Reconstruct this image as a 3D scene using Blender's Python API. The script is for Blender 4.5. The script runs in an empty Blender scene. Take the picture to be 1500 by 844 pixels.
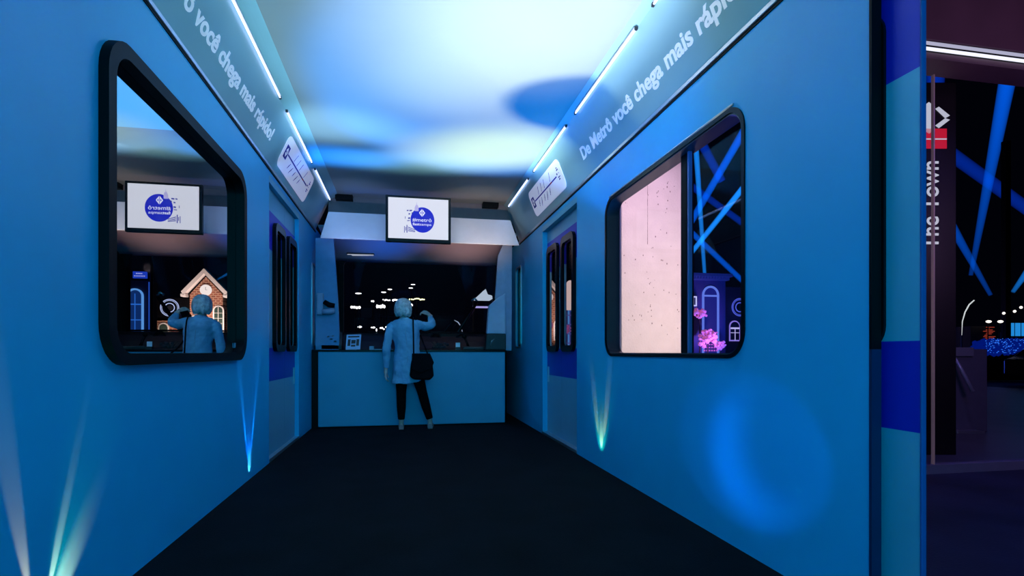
import bpy, bmesh, math, random
from mathutils import Vector, Matrix
random.seed(7)
C = bpy.context.scene.collection
SC = bpy.context.scene
PI = math.pi

# ------------------------------------------------------------------ camera, world, exposure, main lights
PSI = 0.19499
cd = bpy.data.cameras.new('camera'); cam = bpy.data.objects.new('camera', cd); C.objects.link(cam)
cam.location = (0, 0, 0.97); cam.rotation_euler = (PI/2, 0, -PSI)
cd.sensor_width = 36; cd.lens = 36*800/1500; cd.shift_y = 94/1500; cd.clip_start = 0.05; cd.clip_end = 300
SC.camera = cam
SC.view_settings.view_transform = 'Standard'; SC.view_settings.look = 'None'
SC.view_settings.gamma = 1; SC.view_settings.exposure = 0; SC.view_settings.use_curve_mapping = False
w = bpy.data.worlds.new('night'); SC.world = w; w.use_nodes = True
w.node_tree.nodes['Background'].inputs[0].default_value = (0.02, 0.03, 0.1, 1)
w.node_tree.nodes['Background'].inputs[1].default_value = 0.02

def area(loc, rot, size, col, power, sy=None, spread=PI):
    l = bpy.data.lights.new('area_light', 'AREA'); l.energy = power; l.color = col; l.size = size; l.spread = spread
    if sy: l.shape = 'RECTANGLE'; l.size_y = sy
    o = bpy.data.objects.new('area_light', l); o.location = loc; o.rotation_euler = rot; C.objects.link(o); return o
def spot(loc, target, angle, col, power, blend=0.3, size=0.01):
    l = bpy.data.lights.new('spot_light', 'SPOT'); l.energy = power; l.color = col
    l.spot_size = math.radians(angle); l.spot_blend = blend; l.shadow_soft_size = size
    o = bpy.data.objects.new('spot_light', l); o.location = loc
    d = Vector(target)-Vector(loc); o.rotation_euler = d.to_track_quat('-Z', 'Y').to_euler(); C.objects.link(o); return o
def point(loc, col, power, size=0.1):
    l = bpy.data.lights.new('point_light', 'POINT'); l.energy = power; l.color = col; l.shadow_soft_size = size
    o = bpy.data.objects.new('point_light', l); o.location = loc; C.objects.link(o); return o

# unseen blue area lights added as ambient fill: near end and under the ceiling
area((0.25, -1.6, 1.7), (PI/2, 0, 0), 2.6, (0.0, 0.62, 1.0), 102, 2.4)
area((0.25, 3.2, 2.98), (0, 0, 0), 1.2, (0.0, 0.45, 1.0), 9, 4.5)
# beams thrown up the left wall from the floor
def wallbeams(y, xw, lst):
    for (dx, dy, ang, col, p, bl) in lst:
        s = 1 if xw < 0 else -1
        spot((xw+s*dx[0], y, 0.03), (xw+s*dx[1], y+dy, 1.03), ang, col, p, bl, 0.004)
WARM = (1.0, 0.07, 0.028)
wallbeams(2.02, -1.157, [((0.025, -0.08), 0.36, 9, WARM, 440, 0.8), ((0.025, -0.03), -0.22, 10, WARM, 400, 0.8), ((0.06, -0.40), 0.85, 30, WARM, 190, 0.8), ((0.06, -0.05), 0.5, 34, (0.05, 0.9, 0.4), 9, 1.0)])
wallbeams(4.46, -1.157, [((0.02, -0.01), 0.32, 6, (0.05, 0.45, 1.0), 170, 0.5), ((0.02, -0.01), -0.30, 6, (0.05, 0.45, 1.0), 170, 0.5), ((0.06, -0.02), 0.0, 50, (0.0, 0.25, 1.0), 10.0, 0.3), ((0.05, -0.6), 0.1, 60, (1.0, 0.5, 0.6), 3.0, 0.8)])
wallbeams(4.33, 1.616, [((0.08, -0.12), 0.30, 15, (1.0, 0.05, 0.01), 210, 1.0), ((0.08, -0.12), -0.24, 15, (1.0, 0.05, 0.01), 210, 1.0), ((0.09, -0.30), 0.0, 26, (1.0, 0.05, 0.01), 150, 1.0), ((0.12, -0.16), 0.0, 66, (0.1, 0.8, 0.4), 8, 0.8)])

# ceiling projector: one unseen spot added, its light patches and shadow painted by nodes
def ng(o):
    o.data.use_nodes = True; nt = o.data.node_tree; nt.nodes.clear(); return nt
class N:
    def __init__(s, nt): s.nt = nt
    def m(s, op, a, b=None, c=None, clamp=False):
        n = s.nt.nodes.new('ShaderNodeMath'); n.operation = op; n.use_clamp = clamp
        for i, v in enumerate((a, b, c)):
            if v is None: continue
            if isinstance(v, (int, float)): n.inputs[i].default_value = v
            else: s.nt.links.new(v, n.inputs[i])
        return n.outputs[0]
PX, PY, PZ, CH = 0.25, 1.75, 0.25, 3.05
proj = spot((PX, PY, PZ), (PX, PY, 3), 172, (1, 1, 1), 1, 0.02, 0.015)
proj.rotation_euler = (PI, 0, 0)
nt = ng(proj); n_ = N(nt)
tc = nt.nodes.new('ShaderNodeTexCoord'); sp = nt.nodes.new('ShaderNodeSeparateXYZ'); nt.links.new(tc.outputs['Normal'], sp.inputs[0])
az = n_.m('MAXIMUM', n_.m('ABSOLUTE', sp.outputs[2]), 0.02)
cx = n_.m('MULTIPLY_ADD', n_.m('DIVIDE', sp.outputs[0], az), CH-PZ, PX)          # where the ray meets the ceiling
cy = n_.m('MULTIPLY_ADD', n_.m('DIVIDE', sp.outputs[1], az), -(CH-PZ), PY)
gain = n_.m('MINIMUM', n_.m('POWER', az, -4.0), 30.0)
def blob(x, y, rx, ry, inner=0.5, skew=0):
    dx = n_.m('DIVIDE', n_.m('SUBTRACT', cx, x), rx)
    yy = n_.m('SUBTRACT', cy, y)
    if skew: yy = n_.m('SUBTRACT', yy, n_.m('MULTIPLY', n_.m('SUBTRACT', cx, x), skew))
    dy = n_.m('DIVIDE', yy, ry)
    d = n_.m('SQRT', n_.m('ADD', n_.m('MULTIPLY', dx, dx), n_.m('MULTIPLY', dy, dy)))
    mr = nt.nodes.new('ShaderNodeMapRange'); mr.interpolation_type = 'SMOOTHSTEP'
    nt.links.new(d, mr.inputs[0]); mr.inputs[1].default_value = inner; mr.inputs[2].default_value = 1.0
    mr.inputs[3].default_value = 1.0; mr.inputs[4].default_value = 0.0
    return mr.outputs[0]
def comb(terms, mask=None):
    """sum of (blob, rgb) as three scalar sums"""
    out = []
    for k in range(3):
        acc = None
        for b, col in terms:
            v = n_.m('MULTIPLY', b, col[k]); acc = v if acc is None else n_.m('ADD', acc, v)
        out.append(acc)
    return out
hole = blob(1.55, 4.42, 0.86, 0.60, 0.72)
keep = n_.m('SUBTRACT', 1.0, hole)
white = n_.m('MULTIPLY', blob(0.80, 3.3, 1.6, 2.3, 0.25), keep)
yellow = n_.m('MULTIPLY', blob(0.95, 5.55, 1.35, 0.85, 0.2, -0.15), keep)
terms = [(white, (0.68, 0.66, 0.46)), (blob(0.9, 3.1, 1.1, 1.5, 0.1), (0.46, 0.44, 0.36)), (yellow, (0.68, 0.70, 0.12)),
         (blob(-0.5, 3.6, 1.6, 2.3, 0.3), (0.17, 0.28, 0.34)),
         (blob(-0.70, 5.25, 1.1, 0.60, 0.2), (0.18, 0.34, 0.50)),
         (blob(-0.65, 6.05, 0.95, 0.45, 0.2), (0.0, 0.20, 0.85)),
         (blob(0.9, 4.4, 1.8, 2.1, 0.8), (0.0, 0.15, 0.64)),
         (blob(0.1, 6.1, 1.2, 0.5, 0.2), (0.07, 0.16, 0.18))]
rgb = comb(terms)
cc = nt.nodes.new('ShaderNodeCombineColor')
for k in range(3): nt.links.new(rgb[k], cc.inputs[k])
em = nt.nodes.new('ShaderNodeEmission'); nt.links.new(cc.outputs[0], em.inputs[0])
PROJ = 830.0
mr = nt.nodes.new('ShaderNodeMapRange'); mr.interpolation_type = 'SMOOTHSTEP'
nt.links.new(n_.m('ABSOLUTE', n_.m('SUBTRACT', cx, 0.25)), mr.inputs[0])          # sides dimmed to cut spill on the fascia
mr.inputs[1].default_value = 1.05; mr.inputs[2].default_value = 1.45; mr.inputs[3].default_value = PROJ; mr.inputs[4].default_value = PROJ*0.18
nt.links.new(n_.m('MULTIPLY', gain, mr.outputs[0]), em.inputs[1])
lo = nt.nodes.new('ShaderNodeOutputLight'); nt.links.new(em.outputs[0], lo.inputs[0])

# crescent projector aimed at the right wall
cres = spot((-0.9, 1.2, 0.5), (1.616, 2.42, 0.5), 40, (1, 1, 1), 1, 0.1, 0.01)
nt = ng(cres); n_ = N(nt)
tc = nt.nodes.new('ShaderNodeTexCoord'); sp = nt.nodes.new('ShaderNodeSeparateXYZ'); nt.links.new(tc.outputs['Normal'], sp.inputs[0])
az = n_.m('MAXIMUM', n_.m('ABSOLUTE', sp.outputs[2]), 0.05)
cx = n_.m('DIVIDE', sp.outputs[0], az); cy = n_.m('DIVIDE', sp.outputs[1], az)
disc = blob(0.02, 0, 0.205, 0.145, 0.88)
cres_in = n_.m('MULTIPLY', blob(0.035, -0.01, 0.155, 0.14, 0.45), n_.m('SUBTRACT', 1.0, blob(0.115, 0.035, 0.175, 0.19, 0.35)))
cc = nt.nodes.new('ShaderNodeCombineColor')
tot = n_.m('ADD', n_.m('MULTIPLY', disc, 0.18), n_.m('MULTIPLY', cres_in, 1.0))
cc.inputs[0].default_value = 0
nt.links.new(n_.m('MULTIPLY', tot, 0.28), cc.inputs[1]); nt.links.new(tot, cc.inputs[2])
em = nt.nodes.new('ShaderNodeEmission'); nt.links.new(cc.outputs[0], em.inputs[0]); em.inputs[1].default_value = 230
lo = nt.nodes.new('ShaderNodeOutputLight'); nt.links.new(em.outputs[0], lo.inputs[0])

# warm and blue washes on the cab header
spot((1.05, 6.1, 1.9), (1.02, 7.2, 2.62), 60, (1.0, 0.74, 0.62), 46, 1.0, 0.01)
spot((-0.65, 6.1, 1.9), (-0.60, 7.2, 2.62), 60, (0.40, 0.50, 1.0), 44, 1.0, 0.01)
spot((1.15, 8.1, 1.5), (0.95, 7.9, 2.6), 90, (1.0, 0.55, 0.5), 16, 1.0, 0.01)
spot((-0.35, 8.1, 1.5), (-0.35, 7.9, 2.6), 90, (0.0, 0.15, 1.0), 30, 1.0, 0.01)

# ------------------------------------------------------------------ helpers
MATS = {}
def mat(name, col, rough=0.6, metal=0.0, noise=0.06, scale=12, spec=0.5, emit=None, es=0, coat=0, bump=0.0, bscale=60):
    if name in MATS: return MATS[name]
    m = bpy.data.materials.new(name); m.use_nodes = True; t = m.node_tree; b = t.nodes['Principled BSDF']
    b.inputs['Roughness'].default_value = rough; b.inputs['Metallic'].default_value = metal
    b.inputs['Specular IOR Level'].default_value = spec; b.inputs['Coat Weight'].default_value = coat
    tx = t.nodes.new('ShaderNodeTexCoord')
    nz = t.nodes.new('ShaderNodeTexNoise'); nz.inputs['Scale'].default_value = scale; nz.inputs['Detail'].default_value = 4
    t.links.new(tx.outputs['Object'], nz.inputs['Vector'])
    rp = t.nodes.new('ShaderNodeValToRGB'); t.links.new(nz.outputs[0], rp.inputs[0])
    rp.color_ramp.elements[0].position = 0.3; rp.color_ramp.elements[1].position = 0.7
    rp.color_ramp.elements[0].color = (*[c*(1-noise) for c in col], 1); rp.color_ramp.elements[1].color = (*[min(1, c*(1+noise)) for c in col], 1)
    t.links.new(rp.outputs[0], b.inputs['Base Color'])
    if emit: b.inputs['Emission Color'].default_value = (*emit, 1); b.inputs['Emission Strength'].default_value = es
    if bump:
        n2 = t.nodes.new('ShaderNodeTexNoise'); n2.inputs['Scale'].default_value = bscale; n2.inputs['Detail'].default_value = 6
        t.links.new(tx.outputs['Object'], n2.inputs['Vector'])
        bp = t.nodes.new('ShaderNodeBump'); bp.inputs['Strength'].default_value = bump; bp.inputs['Distance'].default_value = 0.01
        t.links.new(n2.outputs[0], bp.inputs['Height']); t.links.new(bp.outputs[0], b.inputs['Normal'])
    MATS[name] = m; return m
def emat(name, col, s):
    if name in MATS: return MATS[name]
    m = mat(name, (0.02, 0.02, 0.02), 0.6, emit=col, es=s); return m

M_WALL = mat('blue_wall_paint', (0.010, 0.40, 0.70), 0.42, noise=0.03, scale=3)
M_FASC = mat('pale_teal_panel', (0.24, 0.42, 0.46), 0.35, noise=0.03, scale=3)
M_CEIL = mat('white_ceiling', (0.235, 0.27, 0.27), 0.5, noise=0.02, scale=2)
M_CARPET = mat('black_carpet', (0.0035, 0.004, 0.006), 0.8, noise=0.5, scale=3, spec=0.1, bump=0.5, bscale=150)
M_BLACK = mat('black_rubber', (0.002, 0.002, 0.003), 0.5, spec=0.12)
M_BLACKG = mat('black_gloss', (0.004, 0.004, 0.006), 0.25, spec=0.12)
M_DARK = mat('dark_grey_plastic', (0.010, 0.011, 0.016), 0.5)
M_METAL = mat('brushed_aluminium', (0.6, 0.62, 0.66), 0.32, metal=0.9)
M_WHITE = mat('white_laminate', (0.84, 0.83, 0.86), 0.5, noise=0.02)
M_GREY = mat('pale_grey_plastic', (0.42, 0.45, 0.52), 0.5, noise=0.03)
M_COUNTER = mat('counter_panel_paint', (0.04, 0.32, 0.50), 0.5, noise=0.03, scale=3)
M_INK = mat('blue_print', (0.004, 0.008, 0.30), 0.6)
M_LETTER = mat('white_letters_glow', (0.85, 0.85, 0.88), 0.5, noise=0.01, emit=(0.7, 0.75, 1), es=0.20)  # letters carry a slight added glow
M_CABB = mat('latch_blue', (0.05, 0.2, 0.35), 0.5)
M_LED = emat('led_tube_glow', (0.50, 0.60, 1.0), 3.2)

def glass(name, mirror, tint=(1, 1, 1), rough=0.0):
    m = bpy.data.materials.new(name); m.use_nodes = True; t = m.node_tree; t.nodes.clear()
    o = t.nodes.new('ShaderNodeOutputMaterial'); mx = t.nodes.new('ShaderNodeMixShader'); mx.inputs[0].default_value = mirror
    a = t.nodes.new('ShaderNodeBsdfTransparent'); a.inputs[0].default_value = (*tint, 1)
    g = t.nodes.new('ShaderNodeBsdfGlossy'); g.inputs['Roughness'].default_value = rough
    t.links.new(a.outputs[0], mx.inputs[1]); t.links.new(g.outputs[0], mx.inputs[2]); t.links.new(mx.outputs[0], o.inputs[0]); return m
M_MIRROR = glass('mirrored_window_glass', 0.93, (0.02, 0.02, 0.03))
M_GLASS = glass('clear_window_glass', 0.02, (0.95, 0.96, 1))
M_TINT = glass('tinted_door_glass', 0.10, (0.05, 0.05, 0.06))
M_TINTC = glass('lightly_tinted_glass', 0.03, (0.6, 0.6, 0.65))

def empty(name, loc=(0, 0, 0), rz=0):
    o = bpy.data.objects.new(name, None); o.empty_display_size = 0.1; o.location = loc; o.rotation_euler = (0, 0, rz); C.objects.link(o); return o
def tag(o, label=None, cat=None, group=None, kind=None):
    if label: o['label'] = label
    if cat: o['category'] = cat
    if group: o['group'] = group
    if kind: o['kind'] = kind
    return o
def link(name, bm, m, parent=None, smooth=False, bevel=0):
    me = bpy.data.meshes.new(name); bmesh.ops.recalc_face_normals(bm, faces=bm.faces); bm.to_mesh(me); bm.free()
    if smooth:
        for p in me.polygons: p.use_smooth = True
    for mm in (m if isinstance(m, (list, tuple)) else [m]): me.materials.append(mm)
    o = bpy.data.objects.new(name, me); C.objects.link(o)
    if parent: o.parent = parent
    if bevel:
        b = o.modifiers.new('bevel', 'BEVEL'); b.width = bevel; b.segments = 2; b.limit_method = 'ANGLE'
    return o
def box(bm, x0, x1, y0, y1, z0, z1, M=None):
    vs = [bm.verts.new((x, y, z)) for x in (x0, x1) for y in (y0, y1) for z in (z0, z1)]
    for f in ((0, 1, 3, 2), (4, 6, 7, 5), (0, 4, 5, 1), (2, 3, 7, 6), (0, 2, 6, 4), (1, 5, 7, 3)): bm.faces.new([vs[i] for i in f])
    if M:
        for v in vs: v.co = M @ v.co
def bx(name, m, dims, parent=None, bevel=0.004, M=None):
    bm = bmesh.new(); box(bm, *dims, M=M); return link(name, bm, m, parent, bevel=bevel)
def prism(bm, pts, d, M=None):
    """polygon pts in local xy extruded along +z by d"""
    a = [bm.verts.new((p[0], p[1], 0)) for p in pts]; b = [bm.verts.new((p[0], p[1], d)) for p in pts]; n = len(pts)
    bm.faces.new(a); bm.faces.new(b)
    for i in range(n): bm.faces.new((a[i], a[(i+1) % n], b[(i+1) % n], b[i]))
    if M:
        for v in a+b: v.co = M @ v.co
def frame_at(origin, ux, uy):
    ux = Vector(ux).normalized(); uy = Vector(uy).normalized(); uz = ux.cross(uy)
    return Matrix(((ux.x, uy.x, uz.x, origin[0]), (ux.y, uy.y, uz.y, origin[1]), (ux.z, uy.z, uz.z, origin[2]), (0, 0, 0, 1)))
def rrect(x0, x1, y0, y1, r, n=8):
    p = []
    for (cx_, cy_, a0) in ((x1-r, y1-r, 0), (x0+r, y1-r, 90), (x0+r, y0+r, 180), (x1-r, y0+r, 270)):
        for i in range(n+1):
            a = math.radians(a0+90*i/n); p.append((cx_+r*math.cos(a), cy_+r*math.sin(a)))
    return p
def plate(name, outer, holes, d, M, m, parent=None, bevel=0):
    """flat plate with holes: local xy polygons, thickness d along local +z"""
    cu = bpy.data.curves.new('c', 'CURVE'); cu.dimensions = '2D'; cu.fill_mode = 'BOTH'
    for pl in [outer]+list(holes):
        s = cu.splines.new('POLY'); s.points.add(len(pl)-1); s.use_cyclic_u = True
        for i, p in enumerate(pl): s.points[i].co = (p[0], p[1], 0, 1)
    cu.extrude = d/2
    o = bpy.data.objects.new('tmp', cu); C.objects.link(o); dg = bpy.context.evaluated_depsgraph_get()
    me = bpy.data.meshes.new_from_object(o.evaluated_get(dg)); bpy.data.objects.remove(o)
    me.transform(M @ Matrix.Translation((0, 0, d/2))); me.materials.clear(); me.materials.append(m); me.name = name
    q = bpy.data.objects.new(name, me); C.objects.link(q)
    if parent: q.parent = parent
    return q
def text(name, s, size, M, m, parent=None, bold=0.0, d=0.002, align='LEFT', sx=1.0):
    cu = bpy.data.curves.new('t', 'FONT'); cu.body = s; cu.size = size; cu.extrude = d; cu.offset = bold; cu.align_x = align; cu.resolution_u = 4
    o = bpy.data.objects.new('tmp', cu); C.objects.link(o); dg = bpy.context.evaluated_depsgraph_get()
    me = bpy.data.meshes.new_from_object(o.evaluated_get(dg)); bpy.data.objects.remove(o)
    me.transform(M @ Matrix.Diagonal((sx, 1, 1, 1))); me.materials.clear(); me.materials.append(m); me.name = name
    q = bpy.data.objects.new(name, me); C.objects.link(q)
    if parent: q.parent = parent
    return q
def tube(bm, pts, radii, n=10, cap=True, flat=1.0):
    pts = [Vector(p) for p in pts]
    if not isinstance(radii, (list, tuple)): radii = [radii]*len(pts)
    rings = []; up = None
    for i, p in enumerate(pts):
        t = (pts[min(i+1, len(pts)-1)]-pts[max(i-1, 0)]).normalized()
        if up is None: up = t.orthogonal().normalized()
        up = (up - t*up.dot(t)).normalized(); sd = t.cross(up)
        rings.append([bm.verts.new(p+(up*math.cos(2*PI*k/n)+sd*math.sin(2*PI*k/n)*flat)*radii[i]) for k in range(n)])
    for a, b in zip(rings, rings[1:]):
        for k in range(n): bm.faces.new((a[k], a[(k+1) % n], b[(k+1) % n], b[k]))
    if cap: bm.faces.new(rings[0]); bm.faces.new(rings[-1])
def loft(bm, rings, n=28, cap=True):
    """rings: (cx, cy, z, rx, ry)"""
    rs = [[bm.verts.new((c[0]+c[3]*math.cos(2*PI*k/n), c[1]+c[4]*math.sin(2*PI*k/n), c[2])) for k in range(n)] for c in rings]
    for a, b in zip(rs, rs[1:]):
        for k in range(n): bm.faces.new((a[k], a[(k+1) % n], b[(k+1) % n], b[k]))
    if cap: bm.faces.new(rs[0]); bm.faces.new(rs[-1])
def ell(bm, c, r, seg=20):
    M = Matrix.Translation(c) @ Matrix.Diagonal((r[0], r[1], r[2], 1))
    bmesh.ops.create_uvsphere(bm, u_segments=seg, v_segments=seg//2+2, radius=1, matrix=M)
def cyl(bm, c, r, h, axis='z', n=24, r2=None):
    R = {'z': Matrix.Identity(4), 'x': Matrix.Rotation(PI/2, 4, 'Y'), 'y': Matrix.Rotation(-PI/2, 4, 'X')}[axis]
    bmesh.ops.create_cone(bm, cap_ends=True, segments=n, radius1=r, radius2=r if r2 is None else r2, depth=h, matrix=Matrix.Translation(c) @ R)
def torus(bm, c, R, r, ax='y', n=40, k=8):
    pts = []
    rg = []
    for i in range(n):
        a = 2*PI*i/n; ring = []
        for j in range(k):
            b = 2*PI*j/k; q = R+r*math.cos(b)
            v = {'y': (q*math.cos(a), r*math.sin(b), q*math.sin(a)), 'z': (q*math.cos(a), q*math.sin(a), r*math.sin(b))}[ax]
            ring.append(bm.verts.new(Vector(c)+Vector(v)))
        rg.append(ring)
    for i in range(n):
        for j in range(k): bm.faces.new((rg[i][j], rg[(i+1) % n][j], rg[(i+1) % n][(j+1) % k], rg[i][(j+1) % k]))

# ------------------------------------------------------------------ setting
XL, XR, YN, YF = -1.157, 1.616, -1.2, 8.75
T = 0.035
tag(bx('floor', M_CARPET, (XL-0.1, XR+0.1, YN, YF, -0.06, 0.0), bevel=0), kind='structure')
MG = mat('dark_asphalt', (0.018, 0.02, 0.05), 0.6, noise=0.4, scale=2, bump=0.3)
bm = bmesh.new(); box(bm, -60, 90, -20, 120, -0.2, -0.062); tag(link('ground', bm, MG), kind='structure')
tag(bx('ceiling', M_CEIL, (-0.86, 1.385, YN, 7.62, CH, CH+0.05), bevel=0), kind='structure')

ML = frame_at((XL, 0, 0), (0, 1, 0), (0, 0, 1))        # local x = y, local y = z, normal +x
MRi = frame_at((XR+T, 0, 0), (0, 1, 0), (0, 0, 1))
MLo = frame_at((XL-T, 0, 0), (0, 1, 0), (0, 0, 1))
WL = rrect(2.435, 4.215, 0.965, 2.19, 0.12)
DLy, DRy = (5.09, 6.50), (4.99, 6.34)
ZT = 2.62
SL = rrect(7.33, 7.66, 1.06, 2.10, 0.05)
def notch(y0, y1, z0, z1): return [(y0, z0), (y1, z0), (y1, z1), (y0, z1)]
outer = [(YN, 0), (DLy[0], 0), (DLy[0], 2.52), (DLy[1], 2.52), (DLy[1], 0), (YF, 0), (YF, ZT), (YN, ZT)]
tag(plate('wall_left', outer, [WL, SL], T, MLo, M_WALL), kind='structure')
WR = rrect(2.38, 4.22, 0.95, 2.19, 0.13)
SR = rrect(7.52, 7.84, 1.05, 2.18, 0.05)
outer = [(1.65, 0), (DRy[0], 0), (DRy[0], 2.46), (DRy[1], 2.46), (DRy[1], 0), (YF, 0), (YF, ZT-0.06), (YN, ZT-0.06), (YN, 0), (0.25, 0), (0.25, 2.46), (1.65, 2.46)]
MRo = frame_at((XR, 0, 0), (0, 1, 0), (0, 0, 1))
tag(plate('wall_right', outer, [WR, SR], T, MRo, M_WALL), kind='structure')

# sloping fascia panels above the walls, with the slogan
def fascia(name, sec, text_y, sign):
    t = empty(name); tag(t, kind='structure')
    n = 0.02*(-sign)      # outward thickness
    bm = bmesh.new()
    pts = sec; outp = [(x-n, z+0.012) for x, z in sec]
    poly = pts+outp[::-1]
    M = Matrix(((1, 0, 0, 0), (0, 0, 1, YN), (0, 1, 0, 0), (0, 0, 0, 1)))
    prism(bm, poly, 7.62-YN, M); link('fascia_panel', bm, M_FASC, t)
    x0, z0 = sec[0]
    a = -sign
    bx('bottom_lip', M_METAL, (min(x0, x0+a*0.014), max(x0, x0+a*0.014), YN, 7.62, z0-0.022, z0+0.004), t, 0.003)
    bx('lip_shadow_strip', M_BLACK, (min(x0, x0+a*0.006), max(x0, x0+a*0.006), YN, 7.62, z0-0.036, z0-0.022), t, 0)  # black strip standing in for the shadow under the lip
    return t
secL = [(-1.157, 2.594), (-0.975, 3.0), (-0.915, 3.03), (-0.855, 3.052)]
secR = [(1.616, 2.535), (1.43, 3.0), (1.381, 3.052)]
fL = fascia('trim_1', secL, 0, -1)
fR = fascia('trim_2', secR, 0, 1)
def fasc_frame(side, y, t, off=0.003):
    s = secL if side < 0 else secR
    a = Vector((s[0][0], 0, s[0][1])); b = Vector((s[1][0], 0, s[1][1]))
    up = (b-a); p = a+up*t; p.y = y
    ux = Vector((0, 1, 0)) if side < 0 else Vector((0, -1, 0))
    M = frame_at(p, ux, up); nrm = ux.cross(up.normalized())
    return Matrix.Translation(nrm*off) @ M
SLOGAN = 'De Metr\u00f4 voc\u00ea chega mais r\u00e1pido!'
def slogan(side, ystart, length, t, size, par):
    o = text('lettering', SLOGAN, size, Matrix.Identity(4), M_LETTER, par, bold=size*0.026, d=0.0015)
    xs = [v.co.x for v in o.data.vertices]; k = length/(max(xs)-min(xs))
    o.data.transform(fasc_frame(side, ystart, t) @ Matrix.Diagonal((k, 1, 1, 1)) @ Matrix.Translation((-min(xs), 0, 0)))
    return o
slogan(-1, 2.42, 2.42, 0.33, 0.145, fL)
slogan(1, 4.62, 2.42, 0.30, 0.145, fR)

def led(side, y0, y1, label):
    t = empty('light_strip')
    s = secL if side < 0 else secR
    x, z = s[1]; x += 0.012*(-side) if side > 0 else 0.012; z -= 0.014
    bm = bmesh.new(); tube(bm, [(x, y0, z), (x, y1, z)], 0.0065, 10); link('tube', bm, M_LED, t, True)
    for yy in (y0-0.012, y1+0.012):
        bx('end_cap', M_DARK, (x-0.009, x+0.009, yy-0.009, yy+0.009, z-0.009, z+0.012), t, 0.002)
    bx('housing', M_METAL, (x-0.012, x+0.012, y0, y1, z+0.008, z+0.016), t, 0.002)
    tag(t, label, 'light strip', 'glowing light strips along the ceiling edges')
    for k in range(3):
        pass
    return t
led(-1, 3.34, 4.59, 'longest-looking glowing blue-white light strip on the left, nearest the viewer above the slogan')
led(-1, 4.86, 6.10, 'middle glowing light strip of the left row, above the route map panel')
led(-1, 6.34, 7.55, 'farthest glowing light strip of the left row, beside the cab header')
led(-1, 1.84, 3.08, 'light strip of the left row cut off by the top edge of the view')
led(1, 1.70, 2.94, 'light strip at upper right whose end just shows at the top edge of the view')
led(1, 3.20, 4.41, 'long glowing light strip on the right above the words voce chega, over the blue shadow')
led(1, 4.70, 5.92, 'glowing light strip on the right between the blue shadow and the route map panel')
led(1, 6.22, 7.42, 'farthest glowing light strip of the right row, next to the cab header')
# the tubes' own light
for side, ys in ((-1, (3.96, 5.48, 6.9)), (1, (3.8, 5.3, 6.8))):
    for yy in ys:
        area((-0.93 if side < 0 else 1.39, yy, 2.96), (0, math.radians(35*side), 0), 0.03, (0.15, 0.35, 1.0), 1.6 if yy < 6 else 0.4, 1.2)

# route map panels
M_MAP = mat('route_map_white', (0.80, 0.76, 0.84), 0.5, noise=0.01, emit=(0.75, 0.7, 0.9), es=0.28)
M_RED = mat('red_print', (0.5, 0.01, 0.03), 0.6)
M_PRG = mat('grey_print', (0.08, 0.08, 0.2), 0.6)
def route_map(side, y0, y1, label):
    W = abs(y1-y0); Hh = 0.30
    M = fasc_frame(side, min(y0, y1) if side < 0 else max(y0, y1), 0.16, 0.002)
    t = empty('route_map_panel'); tag(t, label, 'sign', 'route map panels')
    plate('board', rrect(0, W, 0, Hh, 0.07), [], 0.006, M, M_MAP, t)
    F = M @ Matrix.Translation((0, 0, 0.0065))
    def r(nm, a, b, c, d, m):
        bm = bmesh.new(); prism(bm, [(a, c), (b, c), (b, d), (a, d)], 0.001, F); return link(nm, bm, m, t)
    def pv(*q):
        nm, pts, m = q; bm = bmesh.new(); prism(bm, pts, 0.0015, F); return link(nm, bm, m, t)
    r('line_badge', 0.05, 0.16, 0.10, 0.22, M_INK)
    G = F @ Matrix.Translation((0, 0, 0.001))
    bm = bmesh.new()
    prism(bm, [(0.105, 0.205), (0.075, 0.175), (0.087, 0.163), (0.098, 0.175), (0.098, 0.145), (0.087, 0.157), (0.075, 0.145), (0.105, 0.115)], 0.001, G)
    prism(bm, [(0.11, 0.205), (0.14, 0.165), (0.11, 0.115), (0.11, 0.14), (0.125, 0.162), (0.11, 0.18)], 0.001, G)
    link('badge_mark', bm, M_MAP, t)
    r('route_line', 0.17, 0.66*W, 0.152, 0.166, M_INK); r('route_line', 0.66*W, 0.72*W, 0.152, 0.166, M_RED); r('route_line', 0.72*W, 0.86*W, 0.152, 0.166, M_INK)
    for i, u in enumerate((0.30, 0.40, 0.50, 0.68)):
        q = u*W; pv('station_name', [(q, 0.178), (q+0.008, 0.178), (q+0.058, 0.262), (q+0.050, 0.262)], M_PRG)
    for i, u in enumerate((0.26, 0.345, 0.44, 0.53, 0.62)):
        for k in range(2+(i % 2)):
            q = u*W-0.02*k; pv('station_name', [(q, 0.130-0.02*k), (q+0.008, 0.130-0.02*k), (q-0.02, 0.085-0.018*k), (q-0.028, 0.085-0.018*k)], M_PRG)
    bm = bmesh.new()
    for (u, v, a, b) in ((0.875, 0.165, .03, .018), (0.90, 0.20, .05, .014), (0.90, 0.222, .035, .010), (0.925, 0.165, .012, .012), (0.89, 0.13, .05, .012), (0.895, 0.108, .04, .014), (0.935, 0.13, .014, .01)):
        box(bm, u*W, u*W+a, v, v+b, 0, 0.001, F)
    link('terminal_marks', bm, M_INK if side < 0 else M_PRG, t)
route_map(-1, 5.20, 6.52, 'white rounded route map panel on the left fascia beyond the slogan')
route_map(1, 5.18, 6.45, 'white rounded route map panel on the right fascia before the slogan')

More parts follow.
